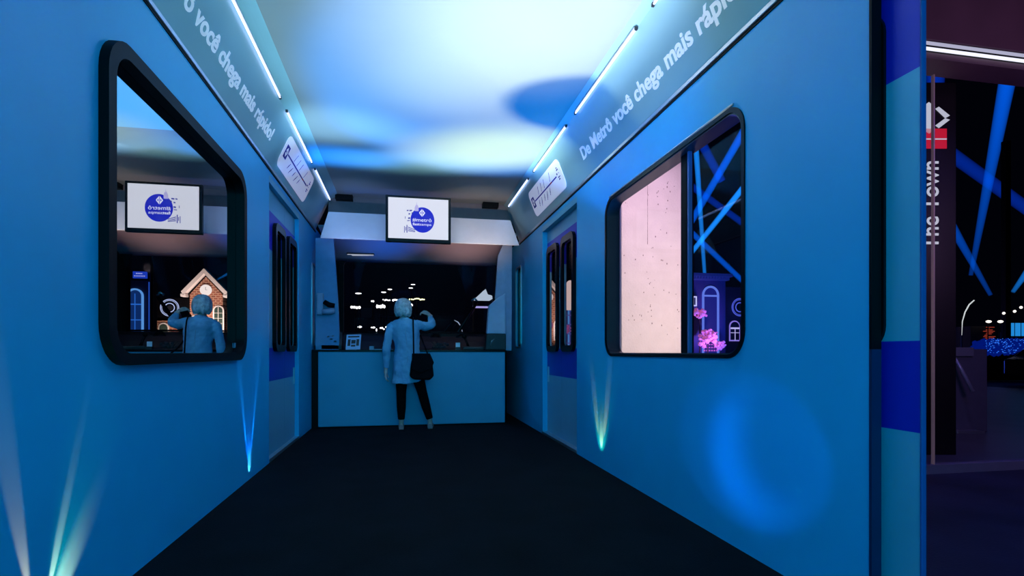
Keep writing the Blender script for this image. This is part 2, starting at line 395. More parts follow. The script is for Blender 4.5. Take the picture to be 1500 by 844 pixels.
# ------------------------------------------------------------------ windows
# left: mirrored pane in a thick black rubber frame
t = empty('window_1'); tag(t, kind='structure')
MF = frame_at((-1.177, 0, 0), (0, 1, 0), (0, 0, 1))
plate('window_frame', rrect(2.375, 4.27, 0.915, 2.245, 0.17), [rrect(2.435, 4.205, 0.965, 2.185, 0.12)], 0.057, MF, M_BLACK, t).modifiers.new('b', 'BEVEL').width = 0.008
plate('window_pane', rrect(2.40, 4.24, 0.94, 2.21, 0.13), [], 0.004, frame_at((-1.182, 0, 0), (0, 1, 0), (0, 0, 1)), M_MIRROR, t)
bx('latch', M_CABB, (-1.176, -1.170, 4.15, 4.18, 1.0, 1.035), t, 0.002)
# right: clear sliding window
t = empty('window_2'); tag(t, kind='structure')
plate('window_frame', rrect(2.368, 4.232, 0.938, 2.202, 0.14), [rrect(2.392, 4.208, 0.957, 2.178, 0.12)], 0.008, frame_at((XR-0.008, 0, 0), (0, 1, 0), (0, 0, 1)), M_BLACKG, t)
M_RUB = mat('grey_reveal', (0.03, 0.027, 0.035), 0.35)
plate('reveal', rrect(2.375, 4.225, 0.945, 2.195, 0.135), [rrect(2.40, 4.20, 0.965, 2.17, 0.115)], 0.10, frame_at((XR, 0, 0), (0, 1, 0), (0, 0, 1)), M_RUB, t)
plate('window_pane', rrect(2.40, 4.20, 0.965, 2.17, 0.11), [], 0.004, frame_at((XR+0.075, 0, 0), (0, 1, 0), (0, 0, 1)), M_GLASS, t)
bx('divider', M_BLACK, (XR+0.05, XR+0.10, 3.02, 3.09, 0.965, 2.17), t)
bx('divider_edge', mat('blue_grey_metal', (0.10, 0.13, 0.35), 0.45, metal=0.2), (XR+0.045, XR+0.07, 2.985, 3.003, 0.965, 2.17), t, 0.003)
bm = bmesh.new(); tube(bm, [(XR-0.006, 2.46, 2.208), (XR-0.006, 4.14, 2.208)], 0.006, 8); link('frame_highlight', bm, M_METAL, t, True)  # metal tube added to imitate the highlight on the frame's top edge
# slot windows beside the cab
for nm, P, xw, s in (('window_3', SL, XL, 1), ('window_4', SR, XR, -1)):
    t = empty(nm); tag(t, kind='structure')
    ys = [p[0] for p in P]; zs = [p[1] for p in P]
    o_ = rrect(min(ys)-0.02, max(ys)+0.02, min(zs)-0.02, max(zs)+0.02, 0.06)
    plate('window_frame', o_, [P], 0.012, frame_at((xw-0.001 if s > 0 else xw-0.011, 0, 0), (0, 1, 0), (0, 0, 1)), M_METAL, t)
    plate('window_pane', P, [], 0.006, frame_at((xw-0.02*s, 0, 0), (0, 1, 0), (0, 0, 1)), M_GREY if s > 0 else M_TINT, t)

# ------------------------------------------------------------------ doors
M_LEAF = bpy.data.materials.new('door_paint_bands'); M_LEAF.use_nodes = True
tt = M_LEAF.node_tree; b = tt.nodes['Principled BSDF']; b.inputs['Roughness'].default_value = 0.4; b.inputs['Metallic'].default_value = 0.15
g = tt.nodes.new('ShaderNodeTexCoord'); s_ = tt.nodes.new('ShaderNodeSeparateXYZ'); tt.links.new(g.outputs['Object'], s_.inputs[0])
mr = tt.nodes.new('ShaderNodeMath'); mr.operation = 'DIVIDE'; mr.inputs[1].default_value = 3.0; tt.links.new(s_.outputs[2], mr.inputs[0])
rp = tt.nodes.new('ShaderNodeValToRGB'); rp.color_ramp.interpolation = 'CONSTANT'; tt.links.new(mr.outputs[0], rp.inputs[0])
LIGHT = (0.14, 0.42, 0.56, 1); DEEP = (0.01, 0.015, 0.45, 1)
e = rp.color_ramp.elements; e[0].position = 0; e[0].color = LIGHT; e[1].position = 0.695/3; e[1].color = DEEP
for p_, c_ in ((1.0/3, LIGHT), (1.91/3, DEEP), (2.26/3, LIGHT)):
    q = e.new(p_); q.color = c_
tt.links.new(rp.outputs[0], b.inputs['Base Color'])
def leaf(par, side, xw, y0, y1, g0, g1, prot, th=0.025):
    """one sliding leaf with a rubber-framed window between g0 and g1; side -1 left wall, 1 right wall"""
    s = -side
    xp = xw if side > 0 else xw-0.025
    H = rrect(g0+0.04, g1-0.04, 1.03, 2.13, 0.05)
    lf = plate('door_leaf', [(y0, 0.03), (y1, 0.03), (y1, 2.50), (y0, 2.50)], [H], th, frame_at((xp, 0, 0), (0, 1, 0), (0, 0, 1)), M_LEAF, par)
    xg = xw-prot if side > 0 else xw
    gk = plate('window_gasket', rrect(g0, g1, 0.975, 2.19, 0.09), [rrect(g0+0.05, g1-0.05, 1.04, 2.12, 0.05)], prot, frame_at((xg, 0, 0), (0, 1, 0), (0, 0, 1)), M_BLACKG, lf)
    if prot > 0.02: gk.modifiers.new('b', 'BEVEL').width = 0.008
    plate('door_glass', rrect(g0+0.045, g1-0.045, 1.035, 2.125, 0.05), [], 0.005, frame_at((xw+0.010*side-0.0025, 0, 0), (0, 1, 0), (0, 0, 1)), M_TINT if side < 0 else M_TINTC, lf)
    return lf
def door(nm, side, xw, y0, y1, seam):
    t = empty(nm); tag(t, kind='structure')
    leaf(t, side, xw, y0, seam-0.0015, seam-0.52, seam-0.07, 0.035)
    leaf(t, side, xw, seam+0.0015, y1, seam+0.07, min(y1-0.04, seam+0.52), 0.035)
    x0, x1 = sorted((xw, (XL if side < 0 else XR)))
    bx('seam_strip', M_METAL, (xw-0.006, xw+0.006, seam-0.006, seam+0.006, 1.02, 1.95), t, 0)
    bx('threshold', M_METAL, (x0-0.02*(side < 0), x1+0.02*(side > 0), y0, y1, 0.0, 0.03), t, 0.002)
    bx('door_jamb', M_WALL, (x0, x1, y1-0.035, y1, 0.03, 2.46), t, 0.003)
    bx('lock', M_METAL, (xw-0.012 if side > 0 else xw, xw if side > 0 else xw+0.012, y1-0.12, y1-0.08, 0.62, 0.80), t, 0.003)
    bx('door_header', M_LEAF, (x0, x1, y0, y1, 2.40 if side > 0 else 2.46, 2.46 if side > 0 else 2.52), t, 0.002)
    return t
door('door_1', -1, XL-0.045, DLy[0], DLy[1], 5.93)
door('door_2', 1, XR+0.06, DRy[0], DRy[1], 5.72)
t = empty('door_3'); tag(t, kind='structure')
lf = leaf(t, 1, 1.664, 1.500, 2.12, 1.63, 2.05, 0.010, 0.016)
bx('door_edge', mat('rubber_edge_blue', (0.03, 0.08, 0.3), 0.6), (1.662, 1.680, 1.493, 1.501, 0.03, 2.50), lf, 0.002)
bx('edge_seal', M_BLACK, (1.612, 1.652, 1.638, 1.649, 0.98, 2.50), t, 0)
bx('edge_seal', mat('navy_seal', (0.004, 0.01, 0.06), 0.6), (1.612, 1.652, 1.638, 1.649, 0.02, 0.98), t, 0)
bx('door_seal', M_DARK, (1.657, 1.663, 1.662, 1.672, 0.03, 0.98), lf, 0.002)
bx('threshold', M_METAL, (XR, 1.70, 0.25, 1.65, 0.0, 0.02), t, 0.002)

# ------------------------------------------------------------------ cab end
t = empty('wall_back'); tag(t, kind='structure')
M_HEAD = mat('header_panel', (0.16, 0.13, 0.14), 0.5)
bx('header_panel', M_HEAD, (-0.99, 1.50, 7.60, 7.64, 2.62, CH), t, 0)
plate('windshield_surround', [(XL, 0.0), (XR, 0.0), (XR, 2.62), (XL, 2.62)], [rrect(-0.90, 1.46, 1.18, 2.36, 0.08)], 0.05, Matrix(((1, 0, 0, 0), (0, 0, 1, 8.62), (0, 1, 0, 0), (0, 0, 0, 1))), M_BLACK, t)
plate('windshield_glass', rrect(-0.96, 1.52, 1.16, 2.50, 0.05), [], 0.006, frame_at((0, 9.10, 0), (1, 0, 0), (0, -0.22, 1)), M_GLASS, t)
bm = bmesh.new()
rows = []
for i in range(13):
    u = i/12; y = 7.6+u*1.05; z = 2.66-0.10*u-0.20*u**3
    rows.append([bm.verts.new((x, y, z)) for x in (-1.12, 0.2, 1.58)])
for a, b2 in zip(rows, rows[1:]):
    for k in range(2): bm.faces.new((a[k], a[k+1], b2[k+1], b2[k]))
o = link('cab_ceiling', bm, mat('cab_ceiling_gloss', (0.55, 0.5, 0.55), 0.35, noise=0.02), t, True); o.modifiers.new('s', 'SOLIDIFY').thickness = 0.02
cl = empty('windscreen_streaks', (-0.64, 8.45, 2.43)); tag(cl, 'pair of white reflection streaks made as glowing tubes at the upper left of the windscreen', 'lamp')  # glowing tubes added to imitate reflected light streaks
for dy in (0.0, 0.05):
    bm = bmesh.new(); tube(bm, [(-0.19+dy*1.2, dy, -0.004-dy*0.1), (0.19, dy, 0.0)], 0.005, 8); link('tube', bm, emat('streak_glow', (0.6, 0.65, 0.8), 0.7), cl, True)
bx('streak_backing', M_DARK, (-0.2, 0.2, -0.01, 0.06, 0.004, 0.022), cl, 0)
# side linings of the cab
def lining(name, pts, y, d, m, par):
    bm = bmesh.new(); prism(bm, pts, d, Matrix(((1, 0, 0, 0), (0, 0, 1, y), (0, 1, 0, 0), (0, 0, 0, 1)))); return link(name, bm, m, par, bevel=0.006)
lining('cab_pillar', [(XL+0.03, 1.0), (-0.83, 1.0), (-0.83, 1.22), (-0.845, 1.64), (-0.90, 2.45), (XL+0.03, 2.45)], 7.42, 0.06, mat('cab_side_blue', (0.10, 0.28, 0.5), 0.5), t)
M_CABR = mat('cab_side_grey', (0.30, 0.36, 0.5), 0.5)
lining('cab_pillar', [(1.37, 0.99), (1.46, 0.99), (1.47, 2.6), (1.40, 2.6), (1.27, 2.3), (1.23, 1.72)], 7.42, 0.06, M_CABR, t)
# angled header board
bm = bmesh.new()
Mb = frame_at((0, 7.12, 2.385), (1, 0, 0), (0, 0.20, 0.38))
prism(bm, [(-1.02, 0), (1.50, 0), (1.42, 0.42), (-0.95, 0.42)], 0.02, Mb)
hb = empty('header_board', (0, 7.12, 2.385)); tag(hb, 'wide white trapezoid board hanging behind the television across the cab', 'panel')
o = link('board', bm, M_WHITE, bevel=0.004); o.parent = hb; o.matrix_parent_inverse = Matrix.Translation((0, -7.12, -2.385))
for x in (-0.7, 1.15): bx('bracket', M_BLACK, (x-0.02, x+0.02, 0.16, 0.48, 0.28, 0.32), hb, 0.002)
for x in (-0.78, 1.18):
    o = bx('mounting_block', M_BLACK, (x-0.11, x+0.11, 7.48, 7.60, 2.985, 3.05))
    tag(o, 'small black block under the ceiling at the %s end of the cab header' % ('left' if x < 0 else 'right'), 'block')

# counter
t = empty('service_counter', (0, 0, 0)); tag(t, 'wide blue counter with dark worktop that the woman faces', 'counter')
bx('front_panel', M_COUNTER, (-1.075, 1.345, 7.30, 7.34, 0.015, 0.975), t, 0.006)
bx('kick_strip', M_BLACK, (-1.06, 1.33, 7.315, 7.35, 0.0, 0.02), t, 0)
bx('side_gap_post', M_BLACK, (XL+0.002, -1.08, 7.31, 7.36, 0.0, 0.975), t, 0)
bx('worktop', M_BLACKG, (-1.15, 1.36, 7.285, 8.61, 0.975, 1.0), t, 0.006)
# dashboard console on the worktop
t = empty('dashboard', (0.2, 8.2, 1.0)); tag(t, 'long black curved dashboard under the windscreen', 'dashboard')
bm = bmesh.new()
prof = [(7.75, 1.0), (8.6, 1.0), (8.6, 1.24), (8.45, 1.255), (8.2, 1.25), (8.02, 1.20), (7.9, 1.12), (7.8, 1.03)]
prism(bm, [(y-8.2, z-1.0) for y, z in prof], 2.28, Matrix(((0, 0, 1, -1.06), (1, 0, 0, 0), (0, 1, 0, 0), (0, 0, 0, 1))))
link('console_body', bm, M_DARK, t, bevel=0.02)
bm = bmesh.new(); tube(bm, [(x*0.1-1.0+0.2, -0.06+0.05*math.cos(x*0.3), 0.262) for x in range(0, 20)], 0.012, 8); link('front_rail', bm, M_BLACKG, t, True)
for k, x in enumerate((0.25, 0.62)):
    bm = bmesh.new(); torus(bm, (x, -0.20, 0.175), 0.07, 0.008, 'y'); cyl(bm, (x, -0.195, 0.175), 0.06, 0.02, 'y'); link('gauge', bm, M_BLACKG, t, True)
bm = bmesh.new(); ell(bm, (0.50, -0.22, 0.13), (0.03, 0.02, 0.025)); link('amber_lamp', bm, emat('amber_glow', (1.0, 0.38, 0.08), 3.0), t, True)
bm = bmesh.new(); box(bm, 0.95, 1.05, -0.3, -0.24, 0.02, 0.10); link('blue_indicator', bm, emat('blue_indicator_glow', (0.05, 0.3, 0.9), 0.6), t)
# steering-style wiper arms outside the windscreen
t = empty('windscreen_wiper', (0.82, 8.78, 1.0)); tag(t, 'thick black wiper arm leaning across the right part of the windscreen', 'wiper')
bm = bmesh.new(); tube(bm, [(-0.08, 0, 0.12), (0.0, 0, 0.25), (0.15, 0, 0.48), (0.34, 0, 0.78)], [0.035, 0.035, 0.03, 0.022], 10); link('arm', bm, M_BLACKG, t, True)
bm = bmesh.new(); tube(bm, [(0.34, 0, 0.79), (0.30, 0, 0.84), (0.25, 0, 0.80)], 0.018, 8); link('arm_tip', bm, M_METAL, t, True)
bm = bmesh.new(); cyl(bm, (-0.08, -0.03, 0.12), 0.03, 0.22, 'y'); link('pivot', bm, M_BLACK, t)
t = empty('windscreen_wiper', (0.60, 8.90, 1.0)); tag(t, 'slim black wiper pair with a curved bright edge low behind the windscreen', 'wiper')
bm = bmesh.new(); cyl(bm, (-0.06, -0.09, 0.14), 0.025, 0.30, 'y'); tube(bm, [(-0.06, 0, 0.14), (0.0, 0, 0.26), (0.12, 0, 0.41), (0.24, 0, 0.56)], 0.012, 8); link('arm', bm, M_BLACKG, t, True)
bm = bmesh.new(); tube(bm, [(0.10, 0, 0.25), (0.16, 0, 0.34), (0.22, 0, 0.43)], 0.010, 8); link('arm', bm, M_BLACKG, t, True)
bm = bmesh.new(); tube(bm, [(0.20, 0, 0.49), (0.26, 0, 0.46), (0.31, 0, 0.39), (0.335, 0, 0.29)], [0.004, 0.008, 0.008, 0.004], 8); link('curved_edge', bm, mat('chrome_glint_glow', (0.8, 0.8, 0.85), 0.3, metal=0.5, emit=(0.8, 0.85, 1), es=0.35), t, True)  # bright arc of the chrome is put in as a faint glow

# objects standing on the worktop
def table_sign():
    t = empty('counter_sign', (-0.67, 7.47, 1.0)); tag(t, 'small pale blue card stand leaning on the worktop at the left', 'card stand')
    M = frame_at((-0.085, 0, 0.0), (1, 0.0, 0.03), (0.05, 0.25, 1))
    bm = bmesh.new(); box(bm, 0, 0.185, 0, 0.205, 0, 0.008, M); link('card', bm, mat('pale_blue_card', (0.30, 0.5, 0.75), 0.5, emit=(0.1, 0.3, 0.6), es=0.12), t)
    bm = bmesh.new()
    for (a, b2, c, d) in ((0.02, 0.165, 0.165, 0.185), (0.02, 0.055, 0.05, 0.14), (0.065, 0.12, 0.08, 0.13), (0.13, 0.165, 0.05, 0.14), (0.065, 0.12, 0.04, 0.065)):
        box(bm, a, b2, c, d, 0.008, 0.0095, M)
    link('printed_blocks', bm, M_DARK, t)
    bx('foot', M_GREY, (-0.05, 0.05, -0.04, 0.04, 0, 0.01), t, 0.002)
table_sign()
t = empty('control_box', (-0.93, 7.52, 1.0)); tag(t, 'dark sloping switch box at the left end of the worktop', 'control box')
bm = bmesh.new(); prism(bm, [(-0.1, 0), (0.1, 0), (0.1, 0.20), (-0.02, 0.24), (-0.1, 0.06)], 0.26, Matrix(((0, 0, 1, -0.13), (1, 0, 0, 0), (0, 1, 0, 0), (0, 0, 0, 1)))); link('housing', bm, M_DARK, t, bevel=0.01)
for k, (x, z) in enumerate(((-0.04, 0.17), (0.0, 0.14), (0.05, 0.11), (0.02, 0.18))):
    o = bx('switch', M_GREY, (x-0.018, x+0.018, -0.10+0.0, -0.05, z-0.012, z+0.012), t, 0.003)
t = empty('wall_phone', (-1.0, 7.38, 1.45)); tag(t, 'blue-grey handset unit fixed to the left side of the cab', 'intercom')
bx('base_plate', M_CABR, (-0.10, -0.02, -0.03, 0.03, 0.0, 0.28), t, 0.01)
bm = bmesh.new(); tube(bm, [(-0.03, -0.03, 0.04), (0.05, -0.04, 0.04), (0.12, -0.03, 0.06)], [0.035, 0.04, 0.035], 14); link('handset', bm, M_CABR, t, True)
bm = bmesh.new(); tube(bm, [(-0.01, -0.02, 0.17), (0.05, -0.02, 0.13), (0.12, -0.01, 0.12)], [0.03, 0.035, 0.03], 12); link('bracket', bm, M_BLACK, t, True)
t = empty('side_console', (1.24, 7.39, 1.0)); tag(t, 'pale grey faceted console cover at the right side of the cab', 'console')
bm = bmesh.new(); prism(bm, [(-0.14, 0.22), (0.125, 0.22), (0.12, 0.78), (0.02, 0.72), (-0.11, 0.60)], 0.10, Matrix(((1, 0, 0, 0), (0, 0, 1, -0.05), (0, 1, 0, 0), (0, 0, 0, 1)))); link('cover', bm, mat('console_grey', (0.42, 0.48, 0.62), 0.45), t, bevel=0.012)
bm = bmesh.new(); prism(bm, [(-0.16, 0.0), (0.125, 0.0), (0.125, 0.22), (-0.14, 0.22)], 0.12, Matrix(((1, 0, 0, 0), (0, 0, 1, -0.06), (0, 1, 0, 0), (0, 0, 0, 1)))); link('plinth', bm, M_DARK, t, bevel=0.01)
bm = bmesh.new(); tube(bm, [(-0.09, -0.065, 0.06), (-0.07, -0.07, 0.12), (-0.04, -0.066, 0.15)], [0.004, 0.008, 0.004], 8); link('lever', bm, M_METAL, t, True)
# dried-flower bunch on the worktop right of the woman
t = empty('dried_bouquet', (0.46, 7.42, 1.0)); tag(t, 'dark bunch of dried twigs lying on the worktop right of the woman', 'bouquet')
bm = bmesh.new()
for i in range(38):
    a = random.uniform(0, 2*PI); r = random.uniform(0.03, 0.14); h = random.uniform(0.02, 0.12)
    tube(bm, [(0, 0, 0.02), (r*math.cos(a)*0.5, r*math.sin(a)*0.35, h*0.6), (r*math.cos(a), r*math.sin(a)*0.6, h)], [0.004, 0.003, 0.002], 5)
link('twigs', bm, mat('dry_brown', (0.14, 0.08, 0.07), 0.8), t)
bm = bmesh.new()
for i in range(16):
    a = random.uniform(0, 2*PI); r = random.uniform(0.02, 0.13); ell(bm, (r*math.cos(a), r*math.sin(a)*0.6, random.uniform(0.03, 0.09)), (0.022, 0.02, 0.018), 8)
link('seed_heads', bm, mat('dark_petals', (0.04, 0.03, 0.04), 0.8), t, True)
t = empty('label_stand', (0.72, 7.46, 1.0)); tag(t, 'tiny white label propped near the middle right of the worktop', 'label')
bx('card', M_WHITE, (-0.03, 0.03, 0.0, 0.006, 0.04, 0.10), t, 0.001); bx('foot', M_DARK, (-0.035, 0.035, -0.02, 0.03, 0.0, 0.04), t, 0.002)
for (x, w_, lab) in ((-0.42, 0.09, 'small pale gadget on the worktop just left of the woman'), ):
    t = empty('pen_tray', (x+0.12, 7.42, 1.0)); tag(t, lab, 'tray')
    bx('tray', M_GREY, (-0.13, 0.16, -0.02, 0.03, 0.0, 0.012), t, 0.003); bx('knob', M_GREY, (-0.15, -0.09, -0.025, 0.035, 0.0, 0.05), t, 0.006)
t = empty('lever_handle', (0.88, 7.60, 1.0)); tag(t, 'black driving lever standing on the worktop left of the grey console', 'lever')
bm = bmesh.new(); tube(bm, [(0, 0, 0.04), (-0.02, 0, 0.10), (-0.05, 0, 0.17)], [0.02, 0.015, 0.015], 10); link('stem', bm, M_BLACKG, t, True)
bm = bmesh.new(); ell(bm, (-0.055, 0, 0.19), (0.03, 0.025, 0.03), 12); link('grip', bm, M_BLACK, t, True)
bx('base', M_DARK, (-0.08, 0.22, -0.05, 0.06, 0.0, 0.05), t, 0.01)

# ------------------------------------------------------------------ television
t = empty('television', (0.165, 6.45, 2.52)); tag(t, 'flat television hung from the ceiling showing a blue circle logo', 'television')
bx('casing', M_BLACKG, (-0.375, 0.375, 0, 0.05, -0.275, 0.265), t, 0.006)
scr = bx('screen', emat('screen_white', (0.70, 0.72, 0.84), 1.0), (-0.345, 0.345, -0.004, 0.0, -0.232, 0.238), t, 0)
bx('mount_arm', M_BLACK, (-0.06, 0.06, 0.05, 0.72, -0.03, 0.03), t, 0.003)
FS = Matrix(((1, 0, 0, 0), (0, 0, -1, -0.0045), (0, 1, 0, 0), (0, 0, 0, 1)))    # x right, y up, facing the viewer
E_BLUE = emat('screen_blue', (0.005, 0.0, 0.52), 1.0); E_WH = emat('screen_logo_white', (0.8, 0.8, 0.95), 1.0); E_LIL = emat('screen_lilac', (0.45, 0.42, 0.75), 1.0); E_NAVY = emat('screen_navy', (0.03, 0.03, 0.35), 1.0)
def scrn(name, polys, m, z=0.0, d=0.0006):
    bm = bmesh.new()
    for p in polys: prism(bm, p, d, FS @ Matrix.Translation((0, 0, z)))
    return link(name, bm, m, scr)
CXs, CYs, RR = 0.045, -0.01, 0.137
scrn('logo_disc', [[(CXs+RR*math.cos(2*PI*i/48), CYs+RR*1.08*math.sin(2*PI*i/48)) for i in range(48)]], E_BLUE)
LX, LY = CXs-0.005, 0.072
scrn('metro_mark', [[(LX-0.003, LY+0.045), (LX-0.034, LY+0.003), (LX-0.034, LY-0.003), (LX-0.003, LY-0.045), (LX-0.003, LY-0.022), (LX-0.003, LY+0.022)],
                    [(LX+0.003, LY+0.045), (LX+0.034, LY+0.003), (LX+0.034, LY-0.003), (LX+0.003, LY-0.045), (LX+0.003, LY-0.022), (LX+0.003, LY+0.022)]], E_WH, 0.0008)
scrn('metro_mark_arrows', [[(LX-0.009, LY+0.016), (LX-0.023, LY), (LX-0.009, LY-0.016)], [(LX+0.009, LY+0.016), (LX+0.023, LY), (LX+0.009, LY-0.016)]], E_BLUE, 0.0018)
for s_t, sz, yy, bold, x0, x1 in (('#metr\u00f4', 0.060, -0.030, 0.0002, -0.07, 0.150), ('fast', 0.043, -0.075, 0.0008, -0.068, 0.012), ('sampa', 0.043, -0.075, 0.0, 0.014, 0.148)):
    o = text('screen_words', s_t, sz, Matrix.Identity(4), E_WH, scr, bold, 0.0003)
    xs = [v.co.x for v in o.data.vertices]; k = (x1-x0)/(max(xs)-min(xs))
    o.data.transform(FS @ Matrix.Translation((x0, yy, 0.0012)) @ Matrix.Diagonal((k, 1, 1, 1)) @ Matrix.Translation((-min(xs), 0, 0)))
scrn('tower_drawing', [[(-0.045, 0.09), (0.0, 0.09), (0.0, 0.125), (-0.008, 0.16), (-0.03, 0.165), (-0.045, 0.13)], [(-0.026, 0.165), (-0.018, 0.165), (-0.020, 0.20)]], E_LIL, 0.0010)
for a, b2, w2, h2 in ((-0.135, 0.085, 0.02, 0.016), (-0.105, 0.085, 0.03, 0.018), (-0.115, 0.045, 0.018, 0.018), (-0.08, 0.055, 0.02, 0.02), (-0.155, -0.005, 0.006, 0.03), (-0.13, -0.03, 0.03, 0.012), (-0.12, -0.005, 0.024, 0.02)):
    scrn('note_mark', [[(a, b2), (a+w2, b2+0.003), (a+w2, b2+h2), (a, b2+h2-0.003)]], E_NAVY, 0.0010)
scrn('bridge_drawing', [[(-0.165, -0.165), (-0.158, -0.165), (-0.158, -0.09), (-0.165, -0.09)], [(-0.150, -0.14), (-0.143, -0.14), (-0.143, -0.10), (-0.150, -0.10)], [(-0.138, -0.165), (-0.128, -0.165), (-0.128, -0.075), (-0.138, -0.075)],
                        [(-0.12, -0.095), (-0.04, -0.125), (-0.04, -0.132), (-0.12, -0.105)], [(-0.12, -0.115), (-0.04, -0.140), (-0.04, -0.147), (-0.12, -0.125)], [(-0.12, -0.135), (-0.04, -0.15), (-0.04, -0.156), (-0.12, -0.145)]], E_NAVY, 0.0010)

# ------------------------------------------------------------------ the woman
def remesh(o, v, sm=4, f=0.6):
    r = o.modifiers.new('r', 'REMESH'); r.mode = 'VOXEL'; r.voxel_size = v; r.use_smooth_shade = True
    s = o.modifiers.new('s', 'SMOOTH'); s.iterations = sm; s.factor = f
M_SKIN = mat('skin', (0.62, 0.40, 0.34), 0.5, noise=0.04)
M_COAT = mat('pale_blue_denim_coat', (0.17, 0.42, 0.60), 0.85, noise=0.06, scale=9, bump=0.12, bscale=120, spec=0.2)
M_TROU = mat('black_trousers', (0.003, 0.003, 0.004), 0.9, spec=0.05)
M_HAIR = mat('ash_blonde_hair', (0.62, 0.60, 0.60), 0.5, noise=0.35, scale=30)
M_LEATH = mat('black_leather', (0.004, 0.004, 0.006), 0.6, bump=0.2, spec=0.03)
W = empty('person', (0.0, 7.05, 0.0)); tag(W, 'woman in pale blue long jacket and black trousers standing at the counter, arm raised', 'person')
bm = bmesh.new()
# head, face
ell(bm, (-0.012, 0.015, 1.535), (0.074, 0.090, 0.105)); ell(bm, (-0.012, 0.045, 1.475), (0.052, 0.055, 0.05))
ell(bm, (-0.012, 0.108, 1.52), (0.011, 0.018, 0.024), 10); ell(bm, (-0.012, 0.095, 1.478), (0.024, 0.010, 0.008), 10)
for s in (-1, 1):
    ell(bm, (-0.012+s*0.076, 0.012, 1.52), (0.010, 0.018, 0.028), 10); ell(bm, (-0.012+s*0.03, 0.092, 1.543), (0.013, 0.008, 0.008), 10)
tube(bm, [(-0.008, 0.0, 1.36), (-0.01, 0.005, 1.42), (-0.012, 0.012, 1.50)], [0.056, 0.048, 0.05], 14)
loft(bm, [(0.04, 0, 0.80, .13, .09), (0.04, 0, 0.92, .14, .10), (0.04, 0, 1.0, .12, .085), (0.03, 0, 1.15, .135, .09), (0.015, 0, 1.28, .155, .085), (0.01, 0, 1.36, .10, .06), (0.0, 0, 1.40, .05, .05)], 20)
def hand(bm, wrist, dirv, side, palmn, curl):
    """palm, four unequal fingers bent at the knuckles and a thumb"""
    d = Vector(dirv).normalized(); s = Vector(side).normalized(); n = Vector(palmn).normalized(); w0 = Vector(wrist)
    tube(bm, [w0-d*0.03, w0, w0+d*0.03], [0.024, 0.024, 0.028], 12)
    for k in (-1.2, -0.4, 0.4, 1.2): tube(bm, [w0+d*0.01+s*k*0.012, w0+d*0.045+s*k*0.016, w0+d*0.082+s*k*0.0185], [0.015, 0.015, 0.0125], 10)
    for k, L_ in zip((-1.5, -0.5, 0.5, 1.5), (0.058, 0.072, 0.078, 0.068)):
        p = w0+d*0.08+s*k*0.0155; pts = [p]; a = 0
        for j, fr in enumerate((0.45, 0.32, 0.25)):
            a += curl*(0.6 if j == 0 else 1.0); p = p+(d*math.cos(a)+n*math.sin(a))*L_*fr; pts.append(p)
        tube(bm, pts, [0.0095, 0.009, 0.008, 0.0065], 8)
    b0 = w0+d*0.025+s*0.024
    tube(bm, [b0, b0+d*0.03+s*0.018+n*0.01, b0+d*0.055+s*0.020+n*0.024, b0+d*0.072+s*0.012+n*0.032], [0.013, 0.0115, 0.0095, 0.0075], 8)
# left arm hangs, right arm is raised
tube(bm, [(-0.13, 0, 1.32), (-0.20, 0, 1.15), (-0.215, 0, 0.99), (-0.222, 0.02, 0.86), (-0.226, 0.035, 0.75)], [.045, .038, .034, .028, .022], 12)
hand(bm, (-0.227, 0.038, 0.735), (-0.02, 0.10, -1), (0.1, 1, 0.1), (1, 0, 0), 0.45)
tube(bm, [(0.15, 0, 1.32), (0.26, 0.05, 1.30), (0.345, 0.09, 1.315), (0.35, 0.16, 1.38), (0.335, 0.21, 1.445)], [.045, .038, .034, .028, .022], 12)
hand(bm, (0.333, 0.212, 1.45), (-0.55, 0.25, 0.35), (-0.35, 0.1, -0.6), (-0.3, -0.2, -0.6), 0.55)
# legs and feet
for hip, knee, ank, toe in (((-0.03, 0, .84), (-0.035, -0.01, .46), (-0.035, 0.0, .09), 0.0), ((0.12, 0, .84), (0.225, -0.01, .46), (0.325, 0.0, .09), 0.15)):
    tube(bm, [hip, ((hip[0]+knee[0])/2, 0, .65), knee, ((knee[0]+ank[0])/2, -0.015, .28), ank, (ank[0], 0.005, 0.03)], [.078, .068, .05, .046, .031, .03], 14)
    tube(bm, [(ank[0], -0.035, 0.035), (ank[0]+0.01*toe, 0.05, 0.030), (ank[0]+toe*0.12, 0.12, 0.022), (ank[0]+toe*0.2, 0.175, 0.016)], [.028, .032, .034, .018], 12)
body = link('body', bm, M_SKIN, W, True); remesh(body, 0.0055, 2, 0.5)
# jacket: torso, sleeves, collar grown into one cloth surface
bm = bmesh.new()
n = 60; prev = None
rings = [(.575, .045, .200, .135), (.66, .045, .195, .135), (.76, .045, .188, .133), (.86, .042, .176, .126), (.95, .04, .160, .116), (1.02, .036, .153, .112), (1.10, .032, .160, .118), (1.20, .022, .172, .122), (1.28, .014, .180, .115), (1.335, .010, .172, .095), (1.368, .005, .120, .075), (1.39, .0, .070, .060)]
rs = []
for z, cx_, rx, ry in rings:
    row = []
    for k in range(n):
        a = 2*PI*k/n; fl = max(0, (1.0-z))*0.055
        wv = 1+fl*math.sin(5*a+1.0)+fl*0.6*math.sin(9*a+z*4)
        zz = z+(0.055*max(0, math.cos(a))**2 if z < .6 else 0)
        row.append(bm.verts.new((cx_+rx*wv*math.cos(a), ry*wv*math.sin(a), zz)))
    rs.append(row)
for a_, b_ in zip(rs, rs[1:]):
    for k in range(n): bm.faces.new((a_[k], a_[(k+1) % n], b_[(k+1) % n], b_[k]))
bm.faces.new(rs[0]); bm.faces.new(rs[-1])
